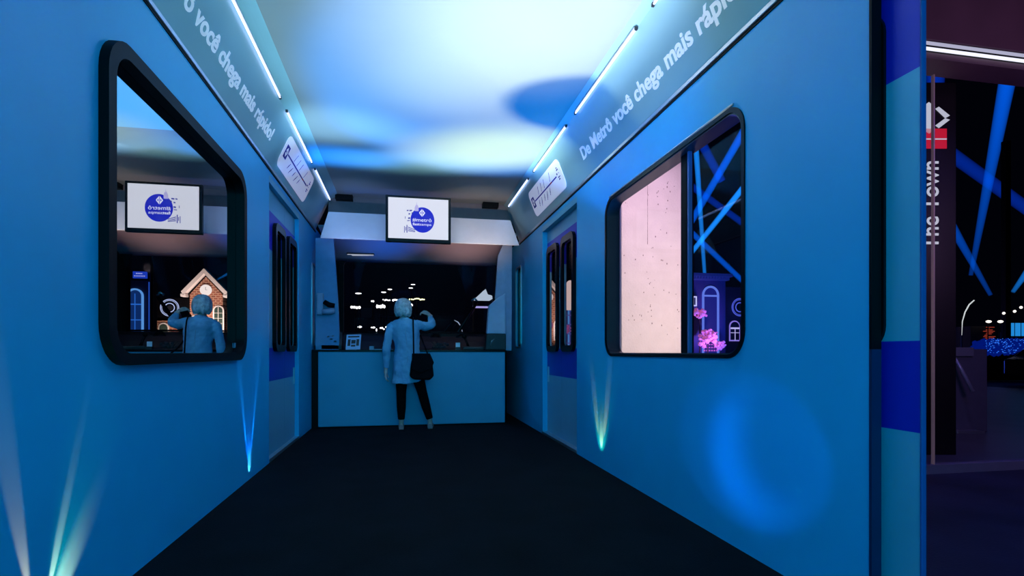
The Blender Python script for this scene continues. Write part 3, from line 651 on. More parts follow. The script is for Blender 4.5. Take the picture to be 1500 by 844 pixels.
def sleeve(pts, rad, wr=0.05):
    P = []; Rd = []
    for i in range(len(pts)-1):
        for j in range(6):
            u = j/6; p = Vector(pts[i]).lerp(Vector(pts[i+1]), u); P.append(p); r = rad[i]*(1-u)+rad[i+1]*u
            Rd.append(r*(1+wr*math.sin((i*6+j)*1.9)))
    P.append(Vector(pts[-1])); Rd.append(rad[-1]*1.05); tube(bm, P, Rd, 18)
sleeve([(-0.12, 0, 1.325), (-0.165, 0, 1.27), (-0.200, 0, 1.14), (-0.214, 0, 1.0), (-0.220, 0.015, 0.90), (-0.226, 0.035, 0.775)], [.052, .060, .054, .050, .045, .038])
sleeve([(0.11, 0, 1.32), (0.18, 0.015, 1.315), (0.27, 0.06, 1.298), (0.345, 0.09, 1.315), (0.352, 0.15, 1.37), (0.340, 0.195, 1.425)], [.058, .060, .056, .052, .045, .036])
tube(bm, [(-0.004, 0, 1.37), (-0.006, 0.004, 1.405)], [0.074, 0.064], 20)
coat = link('jacket', bm, M_COAT, W, True); remesh(coat, 0.008, 3, 0.5)
tx_ = bpy.data.textures.new('cloth_folds', 'CLOUDS'); tx_.noise_scale = 0.10; tx_.noise_depth = 2
dm = coat.modifiers.new('folds', 'DISPLACE'); dm.texture = tx_; dm.strength = 0.030; dm.mid_level = 0.5
bm = bmesh.new()
tube(bm, [(0.045, -0.128, 0.60), (0.043, -0.122, 0.85), (0.038, -0.112, 1.0), (0.02, -0.123, 1.2), (0.01, -0.098, 1.32)], 0.0025, 5)
link('back_seam', bm, mat('seam_thread', (0.16, 0.27, 0.36), 0.8), coat)
bm = bmesh.new()
for hip, knee, ank in (((-0.03, 0, .86), (-0.035, -0.01, .46), (-0.035, 0.0, .12)), ((0.12, 0, .86), (0.225, -0.01, .46), (0.320, 0.0, .12))):
    tube(bm, [hip, ((hip[0]+knee[0])/2, 0, .65), knee, ((knee[0]+ank[0])/2, -0.015, .28), ank], [.092, .080, .062, .058, .043], 18)
loft(bm, [(0.045, 0, 0.74, .13, .10), (0.045, 0, 0.86, .15, .11), (0.04, 0, 0.97, .13, .095)], 20)
tr = link('trousers', bm, M_TROU, W, True); remesh(tr, 0.008, 3, 0.5)
for ax, tw in ((-0.035, 0.0), (0.325, 0.15)):
    bm = bmesh.new()
    tube(bm, [(ax, -0.045, 0.028), (ax, 0.03, 0.026), (ax+tw*0.12, 0.12, 0.022), (ax+tw*0.2, 0.185, 0.018)], [.031, .036, .037, .022], 14)
    box(bm, ax-0.03, ax+0.03, -0.07, 0.0, 0.0, 0.02)
    s = link('shoe', bm, mat('beige_shoe', (0.28, 0.16, 0.15), 0.5), W, True); remesh(s, 0.005, 2)
# bobbed hair with strands
bm = bmesh.new(); rs = []; n = 72
prof = [(1.655, .012), (1.648, .045), (1.63, .072), (1.60, .093), (1.56, .104), (1.51, .109), (1.47, .106), (1.44, .094), (1.425, .078), (1.43, .055)]
for i, (z, r) in enumerate(prof):
    row = []
    for k in range(n):
        a = 2*PI*k/n; face = max(0, math.sin(a))**3
        rr = r*(1+0.035*math.sin(11*a+z*20)+0.02*math.sin(23*a-z*35))
        zz = z+(0.0 if i < 4 else 0.075*face*(i-3)/6)+0.012*math.sin(7*a)*(i > 6)
        row.append(bm.verts.new((-0.012+rr*math.cos(a), 0.0+rr*0.98*math.sin(a)*(0.9 if math.sin(a) > 0 else 1.0), zz)))
    rs.append(row)
for a_, b_ in zip(rs, rs[1:]):
    for k in range(n): bm.faces.new((a_[k], a_[(k+1) % n], b_[(k+1) % n], b_[k]))
bm.faces.new(rs[0]); bm.faces.new(rs[-1])
hr = link('hair', bm, M_HAIR, W, True)
# camera phone held up, shoulder bag
PH = empty('camera_phone', (0.255, 7.27, 1.435)); PH.rotation_euler = (0.1, 0.3, -0.5); tag(PH, 'small dark camera phone held up in the woman\'s raised right hand', 'phone')
bx('phone_body', M_BLACKG, (-0.045, 0.045, -0.008, 0.008, -0.035, 0.035), PH, 0.004)
bm = bmesh.new(); cyl(bm, (0.02, 0.01, 0.012), 0.014, 0.012, 'y'); link('lens', bm, M_DARK, PH, True)
B = empty('shoulder_bag', (0.215, 6.90, 0.64)); tag(B, 'black leather bag on a long strap at the woman\'s right hip', 'bag')
bm = bmesh.new(); prism(bm, [(-0.15, 0.03), (-0.10, -0.01), (0.10, -0.02), (0.15, 0.03), (0.135, 0.17), (0.08, 0.30), (-0.11, 0.30), (-0.135, 0.17)], 0.075, Matrix(((1, 0, 0, 0), (0, 0, 1, -0.04), (0, 1, 0, 0), (0, 0, 0, 1))))
o = link('pouch', bm, M_LEATH, B, bevel=0.022)
bm = bmesh.new(); prism(bm, [(-0.125, 0.12), (-0.02, 0.07), (0.12, 0.13), (0.15, 0.20), (0.10, 0.315), (-0.12, 0.315)], 0.012, Matrix(((1, 0, 0, 0), (0, 0, 1, -0.056), (0, 1, 0, 0), (0, 0, 0, 1))))
link('flap', bm, M_LEATH, B, bevel=0.006)
bm = bmesh.new(); tube(bm, [(-0.098, -0.03, 0.29), (-0.10, -0.012, 0.45), (-0.102, 0.0, 0.60), (-0.104, 0.022, 0.69), (-0.105, 0.06, 0.745), (-0.10, 0.15, 0.77), (-0.075, 0.245, 0.72), (-0.03, 0.28, 0.6), (0.03, 0.27, 0.45), (0.06, 0.16, 0.36), (0.075, 0.0, 0.30)], 0.009, 8); link('strap', bm, M_LEATH, B, True)
bm = bmesh.new(); torus(bm, (-0.095, -0.03, 0.285), 0.014, 0.003); link('buckle', bm, M_METAL, B, True)
bm = bmesh.new(); torus(bm, (0.075, -0.01, 0.295), 0.014, 0.003); link('buckle', bm, M_METAL, B, True)

# ------------------------------------------------------------------ outside, seen through windows and mirror
# textured pale slab beside the carriage
M_SLAB = mat('rough_pale_render', (0.80, 0.66, 0.62), 0.85, noise=0.05, scale=5, bump=0.6, bscale=45)
tg = M_SLAB.node_tree; b = tg.nodes['Principled BSDF']
t = empty('pillar', (2.87, 6.2, -0.06)); tag(t, 'broad pale plastered pillar lit warm outside the right window', 'pillar')
bm = bmesh.new(); box(bm, -0.385, 0.39, -0.2, 0.35, 0.0, 4.4); link('shaft', bm, M_SLAB, t, bevel=0.01)
bm = bmesh.new()
for i in range(70):
    x = random.gauss(0.0, 0.18); z = random.uniform(1.2, 3.1)
    if abs(x) < 0.36: box(bm, x-0.003, x+0.003+random.random()*0.004, -0.2015, -0.199, z, z+random.uniform(0.005, 0.02))
for i in range(16): z = 2.3+i*0.045; box(bm, -0.06+random.uniform(-.002, .002), -0.056, -0.2015, -0.199, z, z+0.04)
link('surface_pits', bm, mat('pit_grey', (0.2, 0.12, 0.12), 0.9), t)
bx('shaded_side_sheet', mat('side_shade_navy', (0.05, 0.07, 0.16), 0.6), (-0.40, -0.386, -0.19, 0.35, 0, 4.4), t, 0)  # dark sheet paints the shade on the pillar's left side
spot((3.4, 3.5, 0.6), (2.85, 6.0, 1.6), 60, (1.0, 0.84, 0.72), 330, 1.0, 0.1)
spot((2.4, 4.3, 3.6), (2.9, 6.0, 2.6), 60, (0.85, 0.62, 0.9), 160, 1.0, 0.1)

# beams of the moving-head searchlights in the haze
def beam_mat(name, col, s):
    m = bpy.data.materials.new(name); m.use_nodes = True; t = m.node_tree; t.nodes.clear()
    o = t.nodes.new('ShaderNodeOutputMaterial'); e = t.nodes.new('ShaderNodeEmission'); e.inputs[0].default_value = (*col, 1); e.inputs[1].default_value = s
    t.links.new(e.outputs[0], o.inputs['Volume']); return m
BM1 = beam_mat('haze_beam_blue', (0.0, 0.13, 0.9), 1.0); BM2 = beam_mat('haze_beam_bright', (0.01, 0.28, 1.0), 1.6); BM3 = beam_mat('haze_beam_dim', (0.0, 0.06, 0.8), 0.45)
def beam(a, b, r0, r1, m, lab, ext=0.0):
    a = Vector(a); b = Vector(b); d = b-a; b = b+d*ext
    bm = bmesh.new(); tube(bm, [a, b], [r0, r1], 20)
    tag(link('light_beam', bm, m), lab, 'light beam', 'blue searchlight beams in the night sky')
Y = 45
beam((24.0, Y, 10.6), (30.6, Y, 21.3), 0.28, 0.42, BM1, 'wide blue searchlight beam rising steeply from lower left to the upper right corner of the right window', 0.4)
beam((27.25, Y+1, 7.6), (26.4, Y+1, 18.9), 0.16, 0.30, BM2, 'narrow near-vertical blue beam standing on the blue building in the right window', 0.6)
beam((33.0, Y+2, 12.6), (25.2, Y+2, 17.3), 0.3, 0.34, BM3, 'dim blue beam sloping down to the right across the upper right window', 0.5)
beam((32.5, Y+3, 7.9), (25.0, Y+3, 14.1), 0.25, 0.30, BM1, 'blue beam sloping down to the right through the middle of the right window', 0.4)
beam((24.2, Y+4, 6.7), (30.6, Y+4, 14.3), 0.20, 0.32, BM2, 'bright blue beam climbing from the roof of the blue building to the right window edge', 0.5)
beam((31.5, Y+5, 18.2), (27.5, Y+5, 24.8), 0.4, 0.5, BM3, 'short faint blue beam in the top right corner of the right window', 0.3)
beam((18.0, Y-1, 8.3), (18.25, Y-1, 12.1), 0.05, 0.35, BM2, 'thin blue beam left of the pale pillar in the right window', 0.3)
beam((10.3, 41, 6.0), (4.6, 41, 9.6), 0.05, 0.45, BM2, 'blue beam shooting off the brick gable roof in the mirrored window', 0.1)
Yd = 24.4
beam((30.6, 24.6, 5.2), (32.6, 24.1, 16.6), 0.10, 0.55, BM1, 'tall blue beam fanning upward in the glass hall right of the black totem', 0.5)
beam((28.6, 25.4, 13.0), (33.8, 24.4, 9.2), 0.35, 0.30, BM3, 'dim wide blue beam falling to the right beside the red totem square', 0.2)
beam((32.6, 25.1, 4.2), (29.2, 25.6, 10.0), 0.10, 0.36, BM1, 'blue beam rising to the upper left from the hall horizon', 0.4)
beam((32.8, 24.1, 4.27), (34.2, 23.8, 6.3), 0.10, 0.25, BM2, 'short blue beam at the far right edge above the horizon', 0.3)
beam((29.6, 25.9, 12.6), (29.8, 25.9, 18.0), 0.35, 0.5, BM3, 'faint vertical blue beam just right of the totem top', 0.2)

# brick gable house (its reflection fills the mirrored window)
def brickmat():
    m = bpy.data.materials.new('red_brick'); m.use_nodes = True; t = m.node_tree; b = t.nodes['Principled BSDF']; b.inputs['Roughness'].default_value = 0.85
    tc = t.nodes.new('ShaderNodeTexCoord'); mp = t.nodes.new('ShaderNodeMapping'); mp.inputs['Rotation'].default_value = (PI/2, 0, 0)
    br = t.nodes.new('ShaderNodeTexBrick'); br.inputs['Scale'].default_value = 1.7; br.inputs['Mortar Size'].default_value = 0.05
    br.inputs['Color1'].default_value = (0.26, 0.07, 0.035, 1); br.inputs['Color2'].default_value = (0.15, 0.04, 0.025, 1); br.inputs['Mortar'].default_value = (0.42, 0.26, 0.18, 1)
    t.links.new(tc.outputs['Object'], mp.inputs[0]); t.links.new(mp.outputs[0], br.inputs['Vector']); t.links.new(br.outputs[0], b.inputs['Base Color']); return m
M_BRICK = brickmat()
M_FW = mat('white_bargeboard', (0.8, 0.78, 0.78), 0.6)
XZ = lambda y: Matrix(((1, 0, 0, 0), (0, 0, 1, y), (0, 1, 0, 0), (0, 0, 0, 1)))
def arch(x, z0, z1, w_, k=12, grow=0.0):
    r = w_/2+grow; zc = z1-w_/2
    return [(x-r, z0-grow), (x+r, z0-grow)]+[(x+r*math.cos(PI*i/k), zc+r*math.sin(PI*i/k)) for i in range(k+1)]
H = empty('brick_house', (10.7, 40, -0.06)); tag(H, 'floodlit red brick gable house with a round white clock, seen in the mirrored window', 'house')
ox = 10.7
bm = bmesh.new(); prism(bm, [(-1.18, 0), (1.0, 0), (1.0, 4.9), (0.03, 6.1), (-1.0+0.0, 4.9), (-1.0, 4.9)][:], 6, XZ(0)); link('gable_wall', bm, M_BRICK, H)
bm = bmesh.new()
prism(bm, [(0.03, 6.62), (0.03, 6.28), (1.30, 4.82), (1.42, 5.05)], 0.5, XZ(-0.35)); prism(bm, [(0.03, 6.62), (0.03, 6.28), (-1.30, 4.82), (-1.42, 5.05)], 0.5, XZ(-0.35))
box(bm, -1.75, -1.15, -0.35, 0.2, 4.72, 4.9); box(bm, 1.15, 1.45, -0.35, 0.2, 4.72, 4.9)
link('bargeboard', bm, M_FW, H)
bm = bmesh.new(); prism(bm, [(-1.4, 4.95), (0.03, 6.55), (1.4, 4.95), (1.4, 4.8), (0.03, 6.4), (-1.4, 4.8)], 6, XZ(0.15)); link('roof', bm, M_DARK, H)
bm = bmesh.new(); cyl(bm, (0.0, -0.06, 5.2), 0.36, 0.1, 'y', 32); ck = link('clock', bm, emat('clock_glow', (1.0, 0.85, 0.75), 1.3), H)
bm = bmesh.new(); box(bm, -0.012, 0.012, -0.13, -0.12, 5.2, 5.4); box(bm, -0.1, 0.0, -0.13, -0.12, 5.19, 5.21); link('clock_hands', bm, M_DARK, ck)
for x, z0, z1, w_ in ((-0.78, 2.3, 4.1, 0.55), (0.72, 2.0, 3.4, 0.5)):
    bm = bmesh.new(); prism(bm, arch(x, z0, z1, w_, grow=0.07), 0.08, XZ(-0.08)); wi = link('arched_window', bm, M_FW, H)
    bm = bmesh.new(); prism(bm, arch(x, z0+.02, z1-.02, w_-.04), 0.03, XZ(-0.11)); link('pane', bm, mat('night_pane', (0.04, 0.07, 0.06), 0.2), wi)
    bm = bmesh.new(); box(bm, x-0.015, x+0.015, -0.13, -0.1, z0, z1-.03)
    for k in range(4): box(bm, x-w_/2, x+w_/2, -0.13, -0.1, z0+0.3+k*0.35, z0+0.32+k*0.35)
    link('glazing_bars', bm, M_FW, wi)
bm = bmesh.new(); box(bm, -1.9, -1.18, 0.3, 4, 0, 3.9); wing = link('side_wing', bm, M_BRICK, H)
bm = bmesh.new(); box(bm, -1.78, -1.3, 0.22, 0.3, 2.2, 3.5); wi = link('wing_window', bm, M_FW, H)
bm = bmesh.new(); box(bm, -1.70, -1.38, 0.18, 0.22, 2.3, 3.4); link('pane', bm, mat('night_pane', (0.04, 0.07, 0.06), 0.2), wi)
bm = bmesh.new(); prism(bm, [(1.0, 0), (4.2, 0), (4.2, 3.1), (1.0, 3.2)], 3, XZ(0.4)); link('low_wing', bm, M_BRICK, H)
bm = bmesh.new(); box(bm, 1.0, 4.2, 0.6, 3, 3.0, 4.7); link('ring_backing', bm, M_BLACK, H)  # black box added for the unlit dark behind the ring sign
bm = bmesh.new(); prism(bm, arch(2.72, 1.9, 2.95, 0.55, grow=0.05), 0.08, XZ(0.32)); wi = link('arched_window', bm, M_FW, H)
bm = bmesh.new(); prism(bm, arch(2.72, 1.95, 2.9, 0.5), 0.03, XZ(0.29)); link('pane', bm, mat('night_pane', (0.04, 0.07, 0.06), 0.2), wi)
spot((10.6, 36.5, 1.2), (10.7, 40, 4.6), 80, (1.0, 0.74, 0.60), 2100, 1.0, 0.2)
spot((12.2, 38.2, 0.8), (12.6, 40.4, 2.6), 90, (1.0, 0.72, 0.55), 650, 1.0, 0.2)
spot((9.9, 38.8, 1.0), (9.9, 40, 3.0), 90, (1.0, 0.65, 0.5), 500, 1.0, 0.2)

def ring_sign(loc, R_, col, s, lab):
    t = empty('ring_sign', loc); tag(t, lab, 'sign', 'glowing concentric ring signs on dark facades')
    for q, th in ((1.0, 0.045), (0.86, 0.03), (0.52, 0.05)):
        bm = bmesh.new(); torus(bm, (0, 0, 0), R_*q, R_*th, 'y'); link('neon_ring', bm, emat('ring_glow_%s' % col[0], col, s), t, True)
    bm = bmesh.new(); cyl(bm, (0, 0.12, 0), R_*0.30, 0.1, 'y', 24); link('hub', bm, M_DARK, t)
ring_sign((13.1, 40.45, 3.96), 0.56, (0.55, 0.65, 1.0), 1.1, 'glowing white double ring sign beside the brick house in the mirrored window')
ring_sign((27.35, 40.82, 4.70), 0.72, (0.10, 0.14, 0.85), 0.9, 'glowing blue ring sign on the dark wall at the right window\'s lower right')
# dark hall wings behind the ring signs
M_HALL = mat('dark_hall_wall', (0.05, 0.03, 0.07), 0.8)
for x0, x1, z1, lab in ((26.1, 31.0, 6.3, 'dark purple hall wall carrying the blue ring sign'),):
    t = empty('dark_hall', (x0, 41.0, -0.06)); tag(t, lab, 'building')
    bm = bmesh.new(); box(bm, 0, x1-x0, 0, 4, 0, z1); link('wall', bm, M_HALL, t)
    bm = bmesh.new(); box(bm, -0.1, x1-x0+0.1, -0.15, 0.1, z1-0.1, z1+0.12); link('eave', bm, M_HALL, t)
    if x0 > 20:
        bm = bmesh.new(); prism(bm, arch(0.85, 2.0, 3.6, 0.85, grow=0.06), 0.05, XZ(-0.06)); f = link('arched_window', bm, emat('violet_frame_glow', (0.30, 0.22, 0.85), 0.8), t)
        bm = bmesh.new(); prism(bm, arch(0.85, 2.05, 3.55, 0.8), 0.03, XZ(-0.10)); link('pane', bm, M_HALL, f)
        bm = bmesh.new(); box(bm, 0.45, 1.25, -0.14, -0.1, 2.62, 2.66); box(bm, 0.45, 1.25, -0.14, -0.1, 2.95, 3.08); box(bm, 0.83, 0.87, -0.14, -0.1, 2.0, 3.0); link('glazing_bars', bm, emat('pale_violet_glow', (0.6, 0.55, 1.0), 0.9), f)
# blue theatre building with an outlined arch
def blue_theatre(x, w_, h, ax, aw, az, lab, lit, name='theatre'):
    t = empty(name, (x, 40, -0.06)); tag(t, lab, 'building')
    bm = bmesh.new(); box(bm, 0, w_, 0, 5, 0, h); link('facade', bm, mat('theatre_blue_stone', (0.10, 0.10, 0.30), 0.7), t)
    bm = bmesh.new(); box(bm, -0.1, w_+0.15, -0.35, 0.1, h-0.15, h+0.1); box(bm, -0.1, w_+0.3, -0.55, 0.1, h+0.1, h+0.35)
    for k in range(int(w_/0.25)): box(bm, k*0.25, k*0.25+0.12, -0.45, 0, h-0.05, h+0.1)
    link('cornice', bm, mat('cornice_blue', (0.25, 0.28, 0.5), 0.6), t)
    P = arch(ax, 0.9, az, aw); PO = arch(ax, 0.9, az, aw, grow=0.16)
    f = plate('arch_frame', PO, [P[::-1]], 0.08, XZ(-0.1), emat('arch_glow', (0.16, 0.26, 1.0), 0.75 if lit else 0.4), t)
    bm = bmesh.new(); prism(bm, P, 0.03, XZ(-0.03)); link('pane', bm, emat('arch_pane_glow', (0.02, 0.03, 0.5), 0.35), f)
    bm = bmesh.new(); box(bm, ax-aw/2, ax+aw/2, -0.09, -0.03, az-aw*0.62, az-aw*0.5); link('transom', bm, emat('arch_glow', (0.16, 0.26, 1.0), 0.75), f)
    return t
t = blue_theatre(20.6, 4.9, 6.95, 3.55, 1.15, 6.2, 'blue-lit theatre front with a glowing arch in the right window', True)
for k in range(3):
    u = 0.75+k*0.62
    f = plate('lit_window', [(u, 4.7), (u+0.36, 4.7), (u+0.36, 5.5), (u, 5.5)], [[(u+0.09, 4.8), (u+0.09, 5.4), (u+0.27, 5.4), (u+0.27, 4.8)]], 0.05, XZ(-0.06), emat('window_white_glow', (0.6, 0.6, 1.0), 1.0), t)
bm = bmesh.new(); box(bm, 0.6, 2.35, -0.08, 0, 4.25, 4.36); link('ledge', bm, emat('window_white_glow', (0.6, 0.6, 1.0), 1.0), t)
for i in range(6):
    for j in range(7): bx('lattice_light', emat('magenta_glow', (0.6, 0.12, 0.7), 0.9), (2.9+i*0.22, 3.02+i*0.22, -0.16, -0.12, 1.1+j*0.24, 1.22+j*0.24), t, 0)
bm = bmesh.new(); prism(bm, [(0, 7.9), (1.6, 7.15), (1.6, 7.35), (0, 8.15)], 0.1, XZ(-0.4)); link('roof_strip', bm, emat('roof_strip_glow', (0.25, 0.3, 0.85), 0.7), t)
area((23.2, 36.0, 0.6), (math.radians(62), 0, PI), 3, (0.05, 0.12, 1.0), 500)
spot((23, 35, 0.5), (23.2, 40, 5), 100, (0.05, 0.15, 1.0), 1200, 1.0, 0.3)
t = blue_theatre(15.9, 1.5, 4.4, 0.5, 0.5, 3.9, 'narrow blue-violet kiosk front left of the pale pillar', True, 'kiosk')
# blossom trees lit pink
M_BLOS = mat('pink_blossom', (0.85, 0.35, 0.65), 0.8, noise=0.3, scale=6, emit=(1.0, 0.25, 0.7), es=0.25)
def tree(x, y, r, z, lab, h=1.0):
    t = empty('blossom_tree', (x, y, -0.06)); tag(t, lab, 'tree', 'blossom trees lit pink in front of the buildings')
    bm = bmesh.new(); tube(bm, [(0, 0, 0), (0.03, 0, z*0.5), (0, 0, z)], [0.07, 0.05, 0.03], 8); link('trunk', bm, mat('bark', (0.08, 0.05, 0.05), 0.9), t)
    bm = bmesh.new()
    for i in range(46):
        a = random.uniform(0, 2*PI); q = r*math.sqrt(random.random()); zz = random.uniform(-0.8, 0.8)*r*h
        s = random.uniform(0.10, 0.24)*r*1.3; bmesh.ops.create_icosphere(bm, subdivisions=1, radius=s, matrix=Matrix.Translation((q*math.cos(a), q*math.sin(a)*0.6, z+zz*math.sqrt(max(0.1, 1-(q/r)**2)))))
    link('crown', bm, M_BLOS, t)
tree(22.4, 38.6, 0.55, 4.0, 'upper pink blossom clump below the lit windows of the theatre')
tree(22.7, 38.0, 0.75, 2.1, 'large glowing pink blossom tree at the left foot of the theatre arch', 1.2)
tree(23.9, 38.2, 0.45, 1.6, 'small pink blossom tree right of the large one, below the theatre arch')
tree(17.0, 38.4, 0.30, 2.0, 'small pink blossom tree at the kiosk left of the pale pillar', 2.0)
tree(3.58, 12.0, 0.16, 1.55, 'pink blossom tree seen in the nearer pane of the right door', 1.2)
tree(3.05, 11.6, 0.14, 1.65, 'pink blossom tree seen in the farther pane of the right door', 1.2)
spot((22.9, 35.5, 0.6), (22.8, 38.4, 2.4), 60, (1.0, 0.3, 0.75), 500, 1.0, 0.2)
spot((3.3, 10.6, 0.3), (3.35, 12.0, 1.6), 60, (1.0, 0.4, 0.5), 14, 1.0, 0.05)
# lantern arch visible through the door pane
t = empty('lantern_arch', (3.41, 11.0, -0.06)); t.scale = (0.28, 0.28, 0.39); tag(t, 'tall arched lantern glowing warm white, seen through the right door', 'lantern')
bm = bmesh.new(); prism(bm, arch(0, 4.9, 6.5, 0.55), 0.2, XZ(-0.1)); link('lit_panel', bm, emat('lantern_glow', (1.0, 0.72, 0.6), 1.4), t)
bm = bmesh.new()
for x in (-0.28, 0.0, 0.28): box(bm, x-0.02, x+0.02, -0.05, 0.05, 0, 4.9)
for k in range(5): box(bm, -0.28, 0.28, -0.04, 0.04, 2.6+k*0.5, 2.65+k*0.5)
link('lattice_stand', bm, emat('lattice_violet', (0.18, 0.14, 0.5), 0.8), t)
# blue street sign and its mast, arch portal: left edge of the mirrored view
t = empty('street_sign_post', (5.83, 20, -0.06)); tag(t, 'tall dark mast carrying a small blue sign, in the mirrored window', 'sign post')
bm = bmesh.new(); tube(bm, [(0, 0, 0), (0, 0, 4.3)], 0.045, 10); link('mast', bm, M_DARK, t, True)
bm = bmesh.new(); tube(bm, [(-0.03, 0, 4.25), (0.0, 0, 4.45)], 0.04, 8); link('mast_lamp', bm, emat('mast_blue_glow', (0.05, 0.3, 1.0), 1.0), t)
sb = bx('sign_board', emat('sign_blue_glow', (0.02, 0.08, 0.8), 0.7), (0.13, 0.54, -0.03, 0.03, 3.46, 3.68), t, 0)
bm = bmesh.new()
for k in range(7): box(bm, 0.18+k*0.048, 0.21+k*0.048, -0.036, -0.03, 3.52, 3.545)
for k in range(4): box(bm, 0.26+k*0.05, 0.295+k*0.05, -0.036, -0.03, 3.60, 3.63)
link('sign_writing', bm, emat('window_white_glow', (0.6, 0.6, 1.0), 1.0), sb)
t = empty('arched_portal', (6.52, 20.5, -0.06)); tag(t, 'blue glowing arched portal at the left edge of the mirrored window', 'portal')
P = arch(0, 0.2, 3.12, 0.40); f = plate('arch_frame', arch(0, 0.2, 3.12, 0.40, grow=0.055), [P[::-1]], 0.06, XZ(-0.06), emat('portal_glow', (0.15, 0.45, 1.0), 0.9), t)
bm = bmesh.new(); prism(bm, P, 0.03, XZ(-0.02)); link('pane', bm, emat('portal_pane', (0.01, 0.06, 0.30), 0.5), f)
bm = bmesh.new(); box(bm, -0.2, 0.2, -0.05, -0.03, 2.62, 2.66); box(bm, -0.2, 0.2, -0.05, -0.03, 2.1, 2.13); box(bm, -0.01, 0.01, -0.05, -0.03, 0.2, 3.0); link('glazing_bars', bm, emat('portal_dim', (0.03, 0.2, 0.8), 0.9), f)
bm = bmesh.new(); box(bm, -0.42, 0.5, 0.02, 0.6, 0, 3.45); link('wall', bm, mat('portal_wall', (0.03, 0.04, 0.12), 0.7), t)
bm = bmesh.new(); tube(bm, [(-0.42, -0.02, 0), (-0.42, -0.02, 3.4)], 0.02, 8); link('side_tube', bm, emat('portal_side', (0.02, 0.10, 0.6), 0.8), t, True)
t = empty('street_lamp', (10.15, 30, -0.06)); tag(t, 'small distant white lamp right of the dark mast in the mirrored window', 'lamp')
bm = bmesh.new(); tube(bm, [(0, 0, 0), (0, 0, 2.6)], 0.03, 8); link('post', bm, M_DARK, t)
bm = bmesh.new(); ell(bm, (0, 0, 2.7), (0.09, 0.09, 0.09), 12); link('globe', bm, emat('lamp_white', (1.0, 0.95, 0.9), 3.0), t, True)

# distant lamps across the festival ground, seen through the windscreen
E_L = emat('lamp_white', (1.0, 0.95, 0.9), 3.0); E_Y = emat('lamp_yellow', (1.0, 0.95, 0.45), 2.5)
FL = [0]
def far_lamp(x, z, w_, h, m, lab, seg=1):
    FL[0] += 1; k_ = 1+0.03*(FL[0] % 5); z = 0.97+(z-0.97)*k_; w_ *= k_; h *= k_
    t = empty('floodlight', (x*k_, 60*k_, -0.06)); tag(t, lab, 'floodlight', 'distant lamps beyond the windscreen')
    bm = bmesh.new(); tube(bm, [(0, 0.3, 0), (0, 0.3, z)], 0.05, 6); link('mast', bm, M_BLACK, t)
    bm = bmesh.new()
    for k in range(seg):
        u = (k-(seg-1)/2)*w_/seg; ell(bm, (u, 0, z+0.06+(random.uniform(-.06, .06) if seg > 1 else 0)), (w_/seg*0.52, 0.1, h*random.uniform(.8, 1.1)/2), 12)
    link('lamp_head', bm, m, t, True)
for q in ((-4.76, 7.2, .62, .14, E_L, 'single flat white lamp at the upper left of the windscreen'), (-2.15, 7.38, .5, .12, E_L, 'lower of the two small lamps above the woman\'s left shoulder side'),
          (-1.5, 7.7, .45, .12, E_L, 'topmost small lamp left of the woman\'s head'), (0.95, 8.28, .45, .1, E_L, 'highest small lamp above and right of the woman\'s head'), (0.7, 7.9, .45, .1, E_L, 'second small lamp just right above the woman\'s head'),
          (-5.05, 5.72, 1.05, .28, E_L, 'broad bright white lamp cluster low at the left of the windscreen', 4), (-3.3, 6.45, .32, .2, E_L, 'pair of tiny lamps in the middle left of the windscreen', 2),
          (-1.85, 6.55, .8, .16, E_L, 'thin bright white bar of lamps left of the woman\'s hair', 5), (-0.85, 6.55, .8, .24, E_L, 'greenish white lit row right behind the woman\'s head', 4),
          (-2.45, 5.85, .95, .38, E_L, 'bright white lamp cluster left of the woman\'s collar', 5), (1.35, 6.72, 1.7, .17, E_Y, 'long yellow row of lit lettering right of the woman\'s head', 9),
          (0.75, 6.1, .35, .2, E_L, 'small white lamps beside the woman\'s right cheek', 3), (-4.62, 3.65, .42, .2, E_L, 'low round lamp at the left above the dashboard'),
          (-3.25, 3.6, .42, .2, E_L, 'low lamp above the dashboard in the middle left'), (-2.3, 3.5, .5, .2, E_L, 'pinkish low lamp pair above the dashboard', 3), (-1.85, 3.65, .25, .18, E_L, 'low lamp nearest the woman\'s left arm')):
    far_lamp(*q)
t = empty('lamp_column', (-2.85, 59, -0.06)); tag(t, 'short upright glowing column above the dashboard left of the woman', 'lamp')
bm = bmesh.new(); box(bm, -0.05, 0.05, 0, 0.1, 2.6, 3.5); link('tube', bm, E_L, t); bm = bmesh.new(); box(bm, -0.06, 0.06, 0.0, 0.12, 0, 2.6); link('stand', bm, M_BLACK, t)
# lit tent roof at right of the windscreen
t = empty('tent', (3.6, 25, -0.06)); tag(t, 'small white peaked tent roof at the right edge of the windscreen', 'tent')
bm = bmesh.new(); prism(bm, [(-0.38, 3.5), (0.42, 3.5), (0.40, 3.65), (0.2, 3.7), (0.1, 3.95), (0.0, 3.85)], 1.0, XZ(0)); link('roof', bm, emat('tent_glow', (0.5, 0.6, 0.7), 0.9), t)
bm = bmesh.new(); box(bm, -0.5, 0.45, 0.0, 0.1, 3.07, 3.15); link('lit_beam', bm, emat('tent_bar_glow', (0.45, 0.4, 0.8), 0.9), t)
bm = bmesh.new()
for x in (-0.5, 0.4): box(bm, x, x+0.05, 0.0, 0.05, 0, 3.6)
link('poles', bm, M_DARK, t)

